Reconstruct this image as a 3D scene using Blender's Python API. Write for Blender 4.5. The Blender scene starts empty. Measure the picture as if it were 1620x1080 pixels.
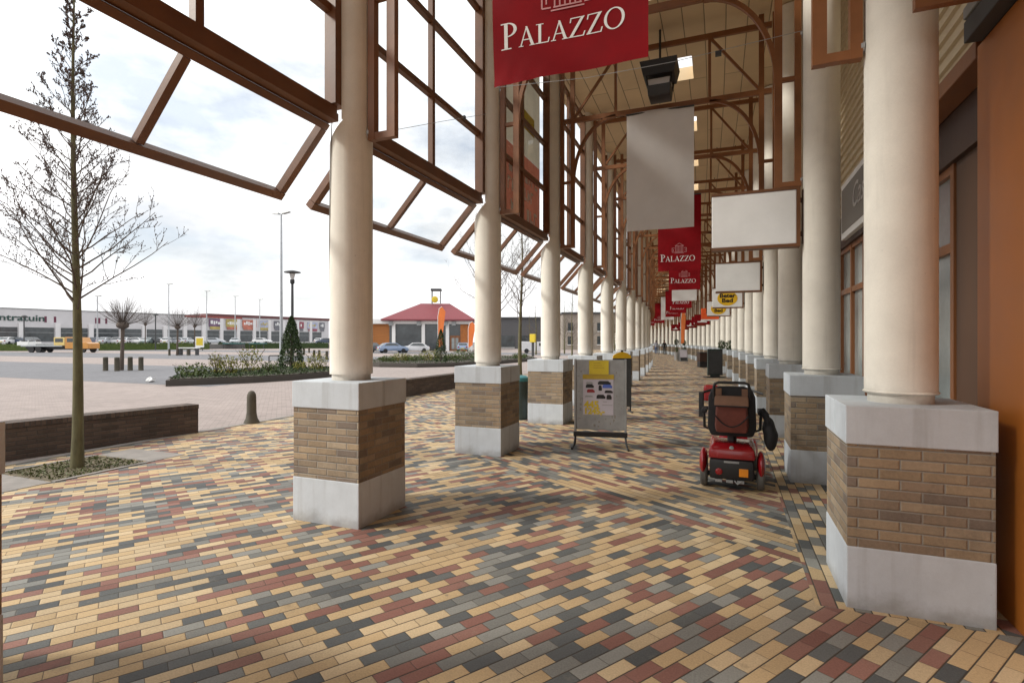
import bpy, bmesh, math, random
from mathutils import Vector, Matrix
PI = math.pi
sc = bpy.context.scene
COL = sc.collection
random.seed(7)

# ------------------------------------------------------------------ camera
F = 850.0                                   # focal length in photo pixels (photo 1620 wide)
YAW = math.atan(.4)
CS, SN = math.cos(YAW), math.sin(YAW)
EYE = 1.6
cam = bpy.data.cameras.new("camera")
cam.sensor_width = 36.0
cam.lens = F / 1620 * 36
cam.clip_start = .05
cam.clip_end = 3000
camo = bpy.data.objects.new("camera", cam)
camo.location = (0, 0, EYE)
camo.rotation_euler = (PI / 2, 0, YAW)
COL.objects.link(camo)
sc.camera = camo

# ------------------------------------------------------------------ light
SUN_D = Vector((.68, .42, -.60)).normalized()
EXPOSURE = 0.72
SUN_STRENGTH = 2.0
sc.view_settings.view_transform = 'Standard'
sc.view_settings.look = 'None'
sc.view_settings.exposure = EXPOSURE
sc.view_settings.gamma = 1
sc.render.film_transparent = False
try:
    sc.cycles.transparent_max_bounces = 48
    sc.cycles.max_bounces = 10
    sc.cycles.diffuse_bounces = 5
except Exception:
    pass
sun = bpy.data.lights.new("sun", 'SUN')
sun.energy = SUN_STRENGTH
sun.angle = math.radians(9)
sun.color = (1, .95, .87)
suno = bpy.data.objects.new("sun", sun)
suno.rotation_euler = SUN_D.to_track_quat('-Z', 'Y').to_euler()
COL.objects.link(suno)

world = bpy.data.worlds.new("World")
sc.world = world
world.use_nodes = True
wn = world.node_tree
wn.nodes.clear()
wo = wn.nodes.new('ShaderNodeOutputWorld')
wb = wn.nodes.new('ShaderNodeBackground')
wb.inputs['Strength'].default_value = .1
sky = wn.nodes.new('ShaderNodeTexSky')
sky.sky_type = 'NISHITA'
sky.sun_disc = False
sky.sun_elevation = math.asin(-SUN_D.z)
sky.sun_rotation = math.atan2(-SUN_D.x, -SUN_D.y)
sky.dust_density = 2.5
tc = wn.nodes.new('ShaderNodeTexCoord')
mp = wn.nodes.new('ShaderNodeMapping')
mp.inputs['Scale'].default_value = (1.3, 1.3, 3.2)
nz = wn.nodes.new('ShaderNodeTexNoise')
nz.inputs['Scale'].default_value = 1.7
nz.inputs['Detail'].default_value = 7
nz.inputs['Roughness'].default_value = .55
cr = wn.nodes.new('ShaderNodeValToRGB')
cr.color_ramp.elements[0].position = .36
cr.color_ramp.elements[0].color = (.42, .42, .42, 1)
cr.color_ramp.elements[1].position = .50
cr.color_ramp.elements[1].color = (1, 1, 1, 1)
mx = wn.nodes.new('ShaderNodeMix')
mx.data_type = 'RGBA'
mx.inputs[7].default_value = (9.8, 9.75, 9.7, 1)      # thin bright cloud
wl = wn.links.new
sepw = wn.nodes.new('ShaderNodeSeparateXYZ')
wl(tc.outputs['Generated'], sepw.inputs[0])
crz = wn.nodes.new('ShaderNodeValToRGB')               # thin cloud: a little duller in the haze at the horizon
crz.color_ramp.elements[0].position = .04
crz.color_ramp.elements[0].color = (.80, .795, .80, 1)
crz.color_ramp.elements[1].position = .38
crz.color_ramp.elements[1].color = (1, 1, 1, 1)
wl(sepw.outputs[2], crz.inputs[0])
vmw = wn.nodes.new('ShaderNodeVectorMath')
vmw.operation = 'SCALE'
nz2 = wn.nodes.new('ShaderNodeTexNoise')
nz2.inputs['Scale'].default_value = 2.6
nz2.inputs['Detail'].default_value = 6
nz2.inputs['Roughness'].default_value = .6
wn.links.new(mp.outputs[0], nz2.inputs['Vector'])
mr = wn.nodes.new('ShaderNodeMapRange')
mr.inputs['From Min'].default_value = .36
mr.inputs['From Max'].default_value = .60
mr.inputs['To Min'].default_value = 7.2
mr.inputs['To Max'].default_value = 10.8
wn.links.new(nz2.outputs[0], mr.inputs['Value'])
wl(mr.outputs[0], vmw.inputs['Scale'])
wl(crz.outputs[0], vmw.inputs[0])
wl(vmw.outputs[0], mx.inputs[7])
wl(tc.outputs['Generated'], mp.inputs['Vector'])
wl(mp.outputs[0], nz.inputs['Vector'])
wl(nz.outputs[0], cr.inputs[0])
wl(cr.outputs[0], mx.inputs[0])
wl(sky.outputs[0], mx.inputs[6])
wl(mx.outputs[2], wb.inputs[0])
wl(wb.outputs[0], wo.inputs[0])


# ------------------------------------------------------------------ helpers: places
def AR_dir(a):
    return 0.0 if a <= 7.6 else (a - 7.6) / 255.0


def AR(a, r, z=0.0):
    """place along the arcade: a metres along it, r metres to the right of the camera's line; the arcade bends left"""
    p = AR_dir(a)
    if p == 0:
        return Vector((r, a, z))
    r0 = -1.12
    return Vector((r0 - 255 * (1 - math.cos(p)) + (r - r0) * math.cos(p), 7.6 + 255 * math.sin(p) + (r - r0) * math.sin(p), z))


def at(px, Z, z=0.0):
    """ground place seen in photo column px at depth Z"""
    X = (px - 810) / F * Z
    return Vector((CS * X - SN * Z, SN * X + CS * Z, z))


def gp(px, py, z=0.0):
    return at(px, F * (EYE - z) / (py - 541), z)


# ------------------------------------------------------------------ helpers: mesh
class MB:
    def __init__(s):
        s.v, s.f, s.uv = [], [], {}

    def add(s, vs, fs):
        n = len(s.v)
        s.v += [tuple(v) for v in vs]
        s.f += [tuple(i + n for i in f) for f in fs]
        return s

    def box(s, x0, x1, y0, y1, z0, z1):
        return s.add([(x0, y0, z0), (x1, y0, z0), (x1, y1, z0), (x0, y1, z0), (x0, y0, z1), (x1, y0, z1), (x1, y1, z1), (x0, y1, z1)],
                     [(0, 3, 2, 1), (4, 5, 6, 7), (0, 1, 5, 4), (1, 2, 6, 5), (2, 3, 7, 6), (3, 0, 4, 7)])

    def bar(s, p, q, w, h, up=(0, 0, 1)):
        p, q = Vector(p), Vector(q)
        d = (q - p).normalized()
        up = Vector(up)
        if abs(d.dot(up)) > .99:
            up = Vector((1, 0, 0))
        x = d.cross(up).normalized() * w / 2
        y = x.cross(d).normalized() * h / 2
        return s.add([p - x - y, p + x - y, p + x + y, p - x + y, q - x - y, q + x - y, q + x + y, q - x + y],
                     [(0, 1, 2, 3), (7, 6, 5, 4), (1, 0, 4, 5), (2, 1, 5, 6), (3, 2, 6, 7), (0, 3, 7, 4)])

    def tube(s, pts, rad, n=8, cap=True):
        pts = [Vector(p) for p in pts]
        if not hasattr(rad, '__len__'):
            rad = [rad] * len(pts)
        vs, fs = [], []
        a = None
        for i, p in enumerate(pts):
            d = (pts[min(i + 1, len(pts) - 1)] - pts[max(i - 1, 0)]).normalized()
            if a is None:
                a = d.orthogonal().normalized()
            else:
                a = (a - d * a.dot(d))
                a = a.normalized() if a.length > 1e-6 else d.orthogonal().normalized()
            b = d.cross(a)
            for k in range(n):
                t = 2 * PI * k / n
                vs.append(p + (a * math.cos(t) + b * math.sin(t)) * rad[i])
        for i in range(len(pts) - 1):
            for k in range(n):
                k2 = (k + 1) % n
                fs.append((i * n + k, i * n + k2, (i + 1) * n + k2, (i + 1) * n + k))
        if cap:
            fs.append(tuple(range(n - 1, -1, -1)))
            fs.append(tuple((len(pts) - 1) * n + k for k in range(n)))
        return s.add(vs, fs)

    def lathe(s, prof, n=24, c=(0, 0, 0), cap=True):
        c = Vector(c)
        vs, fs = [], []
        for r, z in prof:
            for k in range(n):
                t = 2 * PI * k / n
                vs.append((c.x + r * math.cos(t), c.y + r * math.sin(t), c.z + z))
        for i in range(len(prof) - 1):
            for k in range(n):
                k2 = (k + 1) % n
                fs.append((i * n + k, i * n + k2, (i + 1) * n + k2, (i + 1) * n + k))
        if cap:
            fs.append(tuple(range(n - 1, -1, -1)))
            fs.append(tuple((len(prof) - 1) * n + k for k in range(n)))
        return s.add(vs, fs)

    def prism(s, poly, y0, y1):
        """poly in (x, z), extruded along y"""
        n = len(poly)
        vs = [(x, y0, z) for x, z in poly] + [(x, y1, z) for x, z in poly]
        fs = [tuple(range(n)), tuple(range(2 * n - 1, n - 1, -1))]
        fs += [((i + 1) % n, i, i + n, (i + 1) % n + n) for i in range(n)]
        return s.add(vs, fs)

    def slab(s, poly, z0, z1):
        n = len(poly)
        vs = [(x, y, z0) for x, y in poly] + [(x, y, z1) for x, y in poly]
        fs = [tuple(range(n - 1, -1, -1)), tuple(range(n, 2 * n))]
        fs += [(i, (i + 1) % n, (i + 1) % n + n, i + n) for i in range(n)]
        return s.add(vs, fs)

    def ell(s, c, rx, ry, rz, n=12, m=8):
        prof = [(math.sin(PI * i / m), -math.cos(PI * i / m)) for i in range(m + 1)]
        vs, fs = [], []
        for r, z in prof:
            for k in range(n):
                t = 2 * PI * k / n
                vs.append((c[0] + rx * r * math.cos(t), c[1] + ry * r * math.sin(t), c[2] + rz * z))
        for i in range(m):
            for k in range(n):
                k2 = (k + 1) % n
                fs.append((i * n + k, i * n + k2, (i + 1) * n + k2, (i + 1) * n + k))
        return s.add(vs, fs)

    def leaf(s, p, size, rng):
        a = Vector((rng.gauss(0, 1), rng.gauss(0, 1), rng.gauss(0, 1))).normalized()
        b = a.orthogonal().normalized()
        b = (b * math.cos(rng.random() * 6.3) + a.cross(b) * math.sin(rng.random() * 6.3)).normalized()
        c = a.cross(b)
        p = Vector(p)
        l, w = size * rng.uniform(.7, 1.4), size * rng.uniform(.35, .6)
        return s.add([p - b * l * .5, p + c * w * .5, p + b * l * .5, p - c * w * .5], [(0, 1, 2, 3)])

    def mesh(s, name, m=None, smooth=False, bevel=0, fix=True):
        me = bpy.data.meshes.new(name)
        me.from_pydata(s.v, [], s.f)
        bm = bmesh.new()
        bm.from_mesh(me)
        if fix:
            bmesh.ops.remove_doubles(bm, verts=bm.verts, dist=1e-5)
            bmesh.ops.dissolve_degenerate(bm, edges=bm.edges, dist=1e-6)
            bmesh.ops.recalc_face_normals(bm, faces=bm.faces)
        if bevel:
            es = [e for e in bm.edges if len(e.link_faces) == 2 and e.calc_face_angle(0) > .6]
            bmesh.ops.bevel(bm, geom=es, offset=bevel, segments=2, affect='EDGES', profile=.6, clamp_overlap=True)
        if smooth:
            for f in bm.faces:
                f.smooth = True
            for e in bm.edges:
                if len(e.link_faces) == 2 and e.calc_face_angle(0) > .7:
                    e.smooth = False
        bm.to_mesh(me)
        bm.free()
        if m:
            me.materials.append(m)
        return me

    def build(s, name, m=None, parent=None, loc=(0, 0, 0), rz=0, smooth=False, bevel=0, fix=True):
        return link(name, s.mesh(name, m, smooth, bevel, fix), parent, loc, rz)


def link(name, data, parent=None, loc=(0, 0, 0), rz=0):
    o = bpy.data.objects.new(name, data)
    o.location = loc
    o.rotation_euler = (0, 0, rz)
    if parent:
        o.parent = parent
    COL.objects.link(o)
    return o


def tag(o, label=None, cat=None, group=None, kind=None):
    if label: o['label'] = label
    if cat: o['category'] = cat
    if group: o['group'] = group
    if kind: o['kind'] = kind
    return o


def thing(name, label, cat, loc=(0, 0, 0), rz=0, group=None):
    return tag(link(name, None, None, loc, rz), label, cat, group)


def copy_tree(o, parent=None):
    c = o.copy()
    COL.objects.link(c)
    c.parent = parent
    for ch in [x for x in o.children]:
        copy_tree(ch, c)
    return c


def dup(o, label, loc, rz=0):
    c = copy_tree(o)
    c['label'] = label
    c.location = loc
    c.rotation_euler = (0, 0, rz)
    return c


def paint(o, m):
    """give this copy its own material in place of the shared mesh's"""
    o.material_slots[0].link = 'OBJECT'
    o.material_slots[0].material = m


def set_uv(me, fn):
    uv = me.uv_layers.new(name="UVMap")
    for p in me.polygons:
        for li in p.loop_indices:
            uv.data[li].uv = fn(me.vertices[me.loops[li].vertex_index].co, p.normal)


def text_mesh(s, size, m, extrude=.004, shear=0, width=None, bold=0):
    cu = bpy.data.curves.new("lettering", 'FONT')
    cu.body = s
    cu.size = size
    cu.extrude = extrude
    cu.shear = shear
    cu.offset = bold
    cu.align_x = 'CENTER'
    cu.resolution_u = 4
    ob = bpy.data.objects.new("lettering", cu)
    COL.objects.link(ob)
    dg = bpy.context.evaluated_depsgraph_get()
    dg.update()
    me = bpy.data.meshes.new_from_object(ob.evaluated_get(dg))
    bpy.data.objects.remove(ob)
    bpy.data.curves.remove(cu)
    me.name = "lettering"
    if width:
        xs = [v.co.x for v in me.vertices]
        k = width / (max(xs) - min(xs))
        for v in me.vertices:
            v.co.x *= k
    for v in me.vertices:                      # stand it up: text in x, z; front towards -y
        v.co = Vector((v.co.x, -v.co.z, v.co.y))
    me.materials.clear()
    me.materials.append(m)
    return me


# ------------------------------------------------------------------ helpers: shader nodes
class X:
    """a float socket with arithmetic"""
    nt = None

    def __init__(s, sock): s.s = sock

    @staticmethod
    def op(o, *args):
        n = X.nt.nodes.new('ShaderNodeMath')
        n.operation = o
        for i, a in enumerate(args):
            if isinstance(a, X):
                X.nt.links.new(a.s, n.inputs[i])
            else:
                n.inputs[i].default_value = a
        return X(n.outputs[0])

    def __add__(s, o): return X.op('ADD', s, o)
    def __sub__(s, o): return X.op('SUBTRACT', s, o)
    def __mul__(s, o): return X.op('MULTIPLY', s, o)
    def __truediv__(s, o): return X.op('DIVIDE', s, o)
    def floor(s): return X.op('FLOOR', s)
    def fract(s): return X.op('FRACT', s)
    def gt(s, o): return X.op('GREATER_THAN', s, o)
    def lt(s, o): return X.op('LESS_THAN', s, o)
    def min(s, o): return X.op('MINIMUM', s, o)
    def max(s, o): return X.op('MAXIMUM', s, o)
    def mix(s, o, t): return s + (o - s) * t


def new_mat(name):
    m = bpy.data.materials.new(name)
    m.use_nodes = True
    nt = m.node_tree
    nt.nodes.clear()
    out = nt.nodes.new('ShaderNodeOutputMaterial')
    b = nt.nodes.new('ShaderNodeBsdfPrincipled')
    nt.links.new(b.outputs[0], out.inputs[0])
    X.nt = nt
    return m, nt, b, out


def coords(nt, which='Object'):
    t = nt.nodes.new('ShaderNodeTexCoord')
    sep = nt.nodes.new('ShaderNodeSeparateXYZ')
    nt.links.new(t.outputs[which], sep.inputs[0])
    return t.outputs[which], X(sep.outputs[0]), X(sep.outputs[1]), X(sep.outputs[2])


def noise(nt, vec, scale=5, detail=4, rough=.5, stretch=None):
    if stretch:
        mpn = nt.nodes.new('ShaderNodeMapping')
        mpn.inputs['Scale'].default_value = stretch
        nt.links.new(vec, mpn.inputs['Vector'])
        vec = mpn.outputs[0]
    n = nt.nodes.new('ShaderNodeTexNoise')
    n.inputs['Scale'].default_value = scale
    n.inputs['Detail'].default_value = detail
    n.inputs['Roughness'].default_value = rough
    nt.links.new(vec, n.inputs['Vector'])
    return X(n.outputs[0])


def cmix(nt, a, b, t, blend='MIX'):
    n = nt.nodes.new('ShaderNodeMix')
    n.data_type = 'RGBA'
    n.blend_type = blend
    for i, v in ((6, a), (7, b)):
        if hasattr(v, 'is_output') or isinstance(v, bpy.types.NodeSocket):
            nt.links.new(v, n.inputs[i])
        else:
            n.inputs[i].default_value = (*v[:3], 1)
    if isinstance(t, X):
        nt.links.new(t.s, n.inputs[0])
    else:
        n.inputs[0].default_value = t
    return n.outputs[2]


def ramp(nt, x, stops, interp='LINEAR'):
    n = nt.nodes.new('ShaderNodeValToRGB')
    n.color_ramp.interpolation = interp
    el = n.color_ramp.elements
    while len(el) < len(stops):
        el.new(.5)
    for e, (p, c) in zip(el, stops):
        e.position = p
        e.color = (*c, 1) if hasattr(c, '__len__') else (c, c, c, 1)
    nt.links.new(x.s, n.inputs[0])
    return n.outputs[0]


def bump(nt, b, h, strength=.3, dist=.01):
    n = nt.nodes.new('ShaderNodeBump')
    n.inputs['Strength'].default_value = strength
    n.inputs['Distance'].default_value = dist
    nt.links.new(h.s, n.inputs['Height'])
    nt.links.new(n.outputs[0], b.inputs['Normal'])


def bscale(c, k): return tuple(min(1, v * k) for v in c)


def mat(name, c, rough=.6, var=.15, scale=6, bmp=0, metal=0, spec=.5, stretch=None, coat=0, rnd=0):
    m, nt, b, out = new_mat(name)
    v, x, y, z = coords(nt)
    n = noise(nt, v, scale, 5, .6, stretch)
    col = cmix(nt, bscale(c, 1 - var), bscale(c, 1 + var), X.op('SMOOTHSTEP', n, .3, .7) if False else (n - .5) * 2.2 + .5)
    if rnd:
        oi = nt.nodes.new('ShaderNodeObjectInfo')
        r = X(oi.outputs['Random']) * (2 * rnd) + (1 - rnd)
        mm = nt.nodes.new('ShaderNodeVectorMath')
        mm.operation = 'SCALE'
        nt.links.new(col, mm.inputs[0])
        nt.links.new(r.s, mm.inputs['Scale'])
        col = mm.outputs[0]
    nt.links.new(col, b.inputs['Base Color'])
    rr = n * .2 + (rough - .1)
    nt.links.new(rr.s, b.inputs['Roughness'])
    b.inputs['Metallic'].default_value = metal
    b.inputs['Specular IOR Level'].default_value = spec
    b.inputs['Coat Weight'].default_value = coat
    if bmp:
        bump(nt, b, noise(nt, v, scale * 6, 4, .6, stretch), bmp, .01)
    return m


def brick_nodes(nt, u, v, L, H, seed=0.0, thin=0.0):
    vr = v / H
    row = vr.floor()
    uu = u / L + (row * .5).fract()
    col = uu.floor()
    fu, fv = uu.fract(), vr.fract()
    du = fu.min(X.op('SUBTRACT', 1.0, fu)) * L
    dv = fv.min(X.op('SUBTRACT', 1.0, fv)) * H
    d = (du + thin).min(dv)
    cx = nt.nodes.new('ShaderNodeCombineXYZ')
    nt.links.new((col + .5).s, cx.inputs[0])
    nt.links.new((row + .5).s, cx.inputs[1])
    if isinstance(seed, X):
        nt.links.new(seed.s, cx.inputs[2])
    else:
        cx.inputs[2].default_value = seed
    w = nt.nodes.new('ShaderNodeTexWhiteNoise')
    w.noise_dimensions = '3D'
    nt.links.new(cx.outputs[0], w.inputs['Vector'])
    sep = nt.nodes.new('ShaderNodeSeparateColor')
    nt.links.new(w.outputs['Color'], sep.inputs[0])
    return X(w.outputs['Value']), X(sep.outputs[1]), d


def smooth(x, a, b):
    n = X.nt.nodes.new('ShaderNodeMapRange')
    n.interpolation_type = 'SMOOTHSTEP'
    n.inputs['From Min'].default_value = a
    n.inputs['From Max'].default_value = b
    X.nt.links.new(x.s, n.inputs['Value'])
    return X(n.outputs[0])


def paver_mat():
    m, nt, b, out = new_mat("mixed_colour_pavers")
    vec, x, y, z = coords(nt)
    th = math.radians(32)
    s, c = math.sin(th), math.cos(th)
    w = x * s + y * c                    # along the courses of the near field
    n = x * c - y * s
    edge = w.gt(3.97)
    outside = x.lt(-3.2)
    zig = (w / 1.3).fract().gt(.5)
    zone = edge * (outside * zig + (X.op('SUBTRACT', 1.0, outside)))
    strip = x.gt(.5) * y.gt(3.72)
    u0, v0 = w.mix(n, zone), n.mix(w, zone)
    u, v = u0.mix(y, strip), v0.mix(x, strip)
    val, val2, d = brick_nodes(nt, u, v, .196, .0885, zone * 3 + strip * 7, .0022)
    pal = ramp(nt, val, [(0, (.475, .345, .192)), (.27, (.52, .40, .245)), (.44, (.225, .108, .085)), (.54, (.26, .135, .106)),
                         (.62, (.12, .125, .121)), (.70, (.095, .10, .10)), (.79, (.235, .234, .212)), (.91, (.18, .18, .165))], 'CONSTANT')
    g = noise(nt, vec, 95, 5, .8)
    patch = noise(nt, vec, .9, 5, .6)
    sh = val2 * .26 + .84 + (g - .5) * 1.15 + (patch - .5) * .34
    mm = nt.nodes.new('ShaderNodeVectorMath')
    mm.operation = 'SCALE'
    nt.links.new(pal, mm.inputs[0])
    nt.links.new(sh.s, mm.inputs['Scale'])
    blot = smooth(noise(nt, vec, 2.7, 6, .7), .60, .74) * .35
    colr = cmix(nt, mm.outputs[0], (.09, .08, .065), blot)
    vo = nt.nodes.new('ShaderNodeTexVoronoi')
    vo.inputs['Scale'].default_value = 2.6
    nt.links.new(vec, vo.inputs['Vector'])
    sep = nt.nodes.new('ShaderNodeSeparateColor')
    nt.links.new(vo.outputs['Color'], sep.inputs[0])
    gum = smooth(X(vo.outputs['Distance']), .045, .03) * X(sep.outputs[0]).gt(.72) * .45
    colr = cmix(nt, colr, (.10, .095, .085), gum)
    sand = smooth(noise(nt, vec, 5.5, 6, .75), .56, .70) * .35
    colr = cmix(nt, colr, (.33, .28, .21), sand * .5)
    j = smooth(d, .0020, .0052)
    colr = cmix(nt, (.065, .055, .042), colr, j)
    nt.links.new(colr, b.inputs['Base Color'])
    b.inputs['Roughness'].default_value = .82
    b.inputs['Specular IOR Level'].default_value = .3
    wear = smooth(noise(nt, vec, 24, 4, .7) * .012 + d, .004, .015)
    h = wear + g * .35 + val2 * .25
    bump(nt, b, h, .55, .006)
    return m


def brick_mat(name, cols, mortar, L=.22, H=.0605, jw=.0055, seed=True, streak=.35):
    m, nt, b, out = new_mat(name)
    vec, x, y, z = coords(nt)
    uvv, u, v, _ = coords(nt, 'UV')
    oi = nt.nodes.new('ShaderNodeObjectInfo')
    sd = (X(oi.outputs['Random']) * 40).floor() if seed else 0.0
    val, val2, d = brick_nodes(nt, u, v, L, H, sd)
    k = len(cols)
    pal = ramp(nt, val, [(i / k, c) for i, c in enumerate(cols)], 'CONSTANT')
    g = noise(nt, vec, 45, 5, .7)
    big = noise(nt, vec, 3, 4, .6, (1, 1, .35))
    mm = nt.nodes.new('ShaderNodeVectorMath')
    mm.operation = 'SCALE'
    nt.links.new(pal, mm.inputs[0])
    nt.links.new((val2 * .25 + .86 + (g - .5) * .7 + (big - .5) * streak * 2).s, mm.inputs['Scale'])
    soot = smooth(noise(nt, vec, 2.2, 6, .7, (1, 1, .5)), .50, .72) * .45
    j = smooth(d + (g - .5) * .003, jw * .55, jw)
    nt.links.new(cmix(nt, cmix(nt, mortar, mm.outputs[0], j), (.07, .062, .048), soot), b.inputs['Base Color'])
    b.inputs['Roughness'].default_value = .85
    bump(nt, b, smooth(d, .001, .009) + g * .35, .7, .006)
    return m


def sett_mat(name, c, L=.21, H=.105, var=.3, ang=0.0, mortar=.55):
    m, nt, b, out = new_mat(name)
    vec, x, y, z = coords(nt)
    s, co = math.sin(ang), math.cos(ang)
    val, val2, d = brick_nodes(nt, x * co + y * s, y * co - x * s, L, H)
    g = noise(nt, vec, .35, 6, .65)
    mm = nt.nodes.new('ShaderNodeVectorMath')
    mm.operation = 'SCALE'
    mm.inputs[0].default_value = c
    nt.links.new((val * var + (1 - var / 2) + (g - .5) * .5).s, mm.inputs['Scale'])
    nt.links.new(cmix(nt, bscale(c, mortar), mm.outputs[0], smooth(d, .002, .008)), b.inputs['Base Color'])
    b.inputs['Roughness'].default_value = .85
    return m


def concrete_mat(name, c, streak=.25, sc_=5):
    m, nt, b, out = new_mat(name)
    vec, x, y, z = coords(nt)
    a = noise(nt, vec, sc_, 6, .65)
    st = noise(nt, vec, 9, 4, .6, (1, 1, .06))
    low = smooth(z, .42, .0)
    gr = noise(nt, vec, 90, 3, .7)
    mm = nt.nodes.new('ShaderNodeVectorMath')
    mm.operation = 'SCALE'
    mm.inputs[0].default_value = c
    nt.links.new(((a - .5) * .35 + 1 + (gr - .5) * .12).s, mm.inputs['Scale'])
    dirt = smooth(st, .52, .75) * streak
    col = cmix(nt, mm.outputs[0], (.16, .145, .12), dirt)
    splash = smooth(z + (a - .5) * .22, .13, -.02) * .5
    col = cmix(nt, col, (.15, .13, .105), splash)
    spot = smooth(noise(nt, vec, 26, 3, .6), .70, .76) * .3
    col = cmix(nt, col, (.22, .2, .17), spot)
    nt.links.new(col, b.inputs['Base Color'])
    b.inputs['Roughness'].default_value = .75
    bump(nt, b, gr + a, .15, .004)
    return m


def glass_mat(name, tint=(.93, .95, .95), gloss=.06):
    m, nt, b, out = new_mat(name)
    nt.nodes.remove(b)
    t = nt.nodes.new('ShaderNodeBsdfTransparent')
    t.inputs[0].default_value = (*tint, 1)
    g = nt.nodes.new('ShaderNodeBsdfGlossy')
    g.inputs['Roughness'].default_value = .02
    fr = nt.nodes.new('ShaderNodeLayerWeight')
    fr.inputs['Blend'].default_value = .5
    fac = X.op('POWER', X(fr.outputs['Facing']), 4.0) * .22 + .02
    vec, x, y, z = coords(nt)
    dust = nt.nodes.new('ShaderNodeBsdfDiffuse')
    dust.inputs[0].default_value = (.75, .76, .74, 1)
    mxs = nt.nodes.new('ShaderNodeMixShader')
    nt.links.new(fac.s, mxs.inputs[0])
    nt.links.new(t.outputs[0], mxs.inputs[1])
    nt.links.new(g.outputs[0], mxs.inputs[2])
    m2 = nt.nodes.new('ShaderNodeMixShader')
    nt.links.new((smooth(noise(nt, vec, 3, 5, .6, (1, 1, .3)), .45, .9) * gloss).s, m2.inputs[0])
    nt.links.new(mxs.outputs[0], m2.inputs[1])
    nt.links.new(dust.outputs[0], m2.inputs[2])
    nt.links.new(m2.outputs[0], out.inputs[0])
    return m


def leaf_mat(name, c1, c2):
    m, nt, b, out = new_mat(name)
    vec, x, y, z = coords(nt)
    n = noise(nt, vec, 7, 4, .6)
    nt.links.new(cmix(nt, c1, c2, smooth(n, .35, .65)), b.inputs['Base Color'])
    b.inputs['Roughness'].default_value = .6
    b.inputs['Specular IOR Level'].default_value = .25
    return m


M = {}
M['paver'] = paver_mat()
M['brick'] = brick_mat("buff_brick", [(.295, .228, .155), (.265, .205, .14), (.325, .258, .18), (.24, .18, .125), (.30, .22, .14), (.19, .15, .118), (.315, .235, .15), (.28, .21, .135)], (.235, .215, .185), .213)
M['wallbrick'] = brick_mat("dark_brown_brick", [(.095, .066, .05), (.08, .055, .043), (.11, .076, .058), (.07, .05, .04)], (.06, .052, .045))
M['conc'] = concrete_mat("painted_concrete", (.515, .56, .60))
M['cream'] = concrete_mat("cream_painted_shaft", (.77, .73, .645), .16, 3)
M['brown'] = mat("brown_painted_steel", (.145, .057, .020), .45, .22, 3, .05)
M['rust'] = mat("red_brown_painted_steel", (.215, .082, .026), .45, .22, 3, .05)
M['glass'] = glass_mat("clear_glass")
M['pink'] = sett_mat("pink_clinker_road", (.30, .25, .228), .21, .105, .25, PI / 4)
M['grey'] = sett_mat("grey_clinker_road", (.155, .155, .165), .21, .105, .25, PI / 4)
M['pale'] = sett_mat("pale_clinker_road", (.36, .31, .28), .21, .105, .25, 0)
M['ground'] = mat("worn_asphalt", (.16, .155, .15), .9, .25, .15)
def translucent(m, amount):
    nt = m.node_tree
    b = next(n for n in nt.nodes if n.type == 'BSDF_PRINCIPLED')
    out = next(n for n in nt.nodes if n.type == 'OUTPUT_MATERIAL')
    tr = nt.nodes.new('ShaderNodeBsdfTranslucent')
    src = b.inputs['Base Color'].links[0].from_socket
    nt.links.new(src, tr.inputs[0])
    ms = nt.nodes.new('ShaderNodeMixShader')
    ms.inputs[0].default_value = amount
    nt.links.new(b.outputs[0], ms.inputs[1])
    nt.links.new(tr.outputs[0], ms.inputs[2])
    nt.links.new(ms.outputs[0], out.inputs[0])
    return m


M['red'] = mat("red_banner_cloth", (.23, .004, .008), .75, .18, 2.5, .08, spec=.15)
M['whitecloth'] = mat("grey_white_banner_cloth", (.74, .72, .71), .7, .05, 2, .05)
translucent(M['whitecloth'], .35)
translucent(M['red'], .12)
M['white'] = mat("white_paint", (.78, .78, .77), .5, .05, 4)
M['pinkline'] = mat("pale_pink_print", (.55, .25, .26), .6, .1, 4)
M['black'] = mat("black_plastic", (.012, .012, .013), .45, .25, 8)
M['clad'] = mat("cream_cladding", (.58, .49, .34), .6, .08, 2)
M['dkbrown'] = mat("dark_brown_timber", (.045, .02, .012), .5, .3, 3, .1, stretch=(1, 1, .1))
M['orange'] = mat("orange_brown_panel", (.37, .12, .018), .42, .14, 1.2, .04)
M['midbrown'] = mat("varnished_brown_timber", (.22, .085, .03), .4, .25, 4, .08, stretch=(1, 1, .15))
M['greymetal'] = mat("grey_metal", (.30, .31, .31), .45, .2, 6, .05, metal=.3)
M['dkgrey'] = mat("dark_grey_metal", (.045, .047, .05), .5, .2, 6)
M['steel'] = mat("galvanised_steel", (.42, .44, .46), .45, .1, 4, metal=.4)
M['winglass'] = mat("dark_shop_glass", (.045, .055, .06), .12, .5, .8, spec=.9)
M['paleglass'] = mat("pale_shop_glass", (.27, .30, .295), .15, .4, 1.2, spec=.9)
M['bark'] = mat("mossy_bark", (.115, .105, .052), .9, .4, 14, .5, stretch=(1, 1, .3))
M['twig'] = mat("twig_bark", (.095, .072, .058), .9, .25, 10)
M['scred'] = mat("glossy_red_plastic", (.28, .008, .012), .25, .12, 5, coat=.5)
M['tyre'] = mat("grey_tyre_rubber", (.11, .105, .095), .8, .25, 10)
M['bagred'] = mat("red_brown_nylon", (.15, .038, .025), .75, .3, 6, .15)
M['bagtan'] = mat("tan_nylon", (.19, .10, .06), .75, .25, 6, .15)
M['nylon'] = mat("black_nylon", (.012, .012, .014), .75, .3, 6, .2)
M['amber'] = mat("amber_reflector", (.75, .25, .01), .3, .1, 6)
M['yellow'] = mat("yellow_print", (.62, .47, .03), .6, .1, 5)
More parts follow.
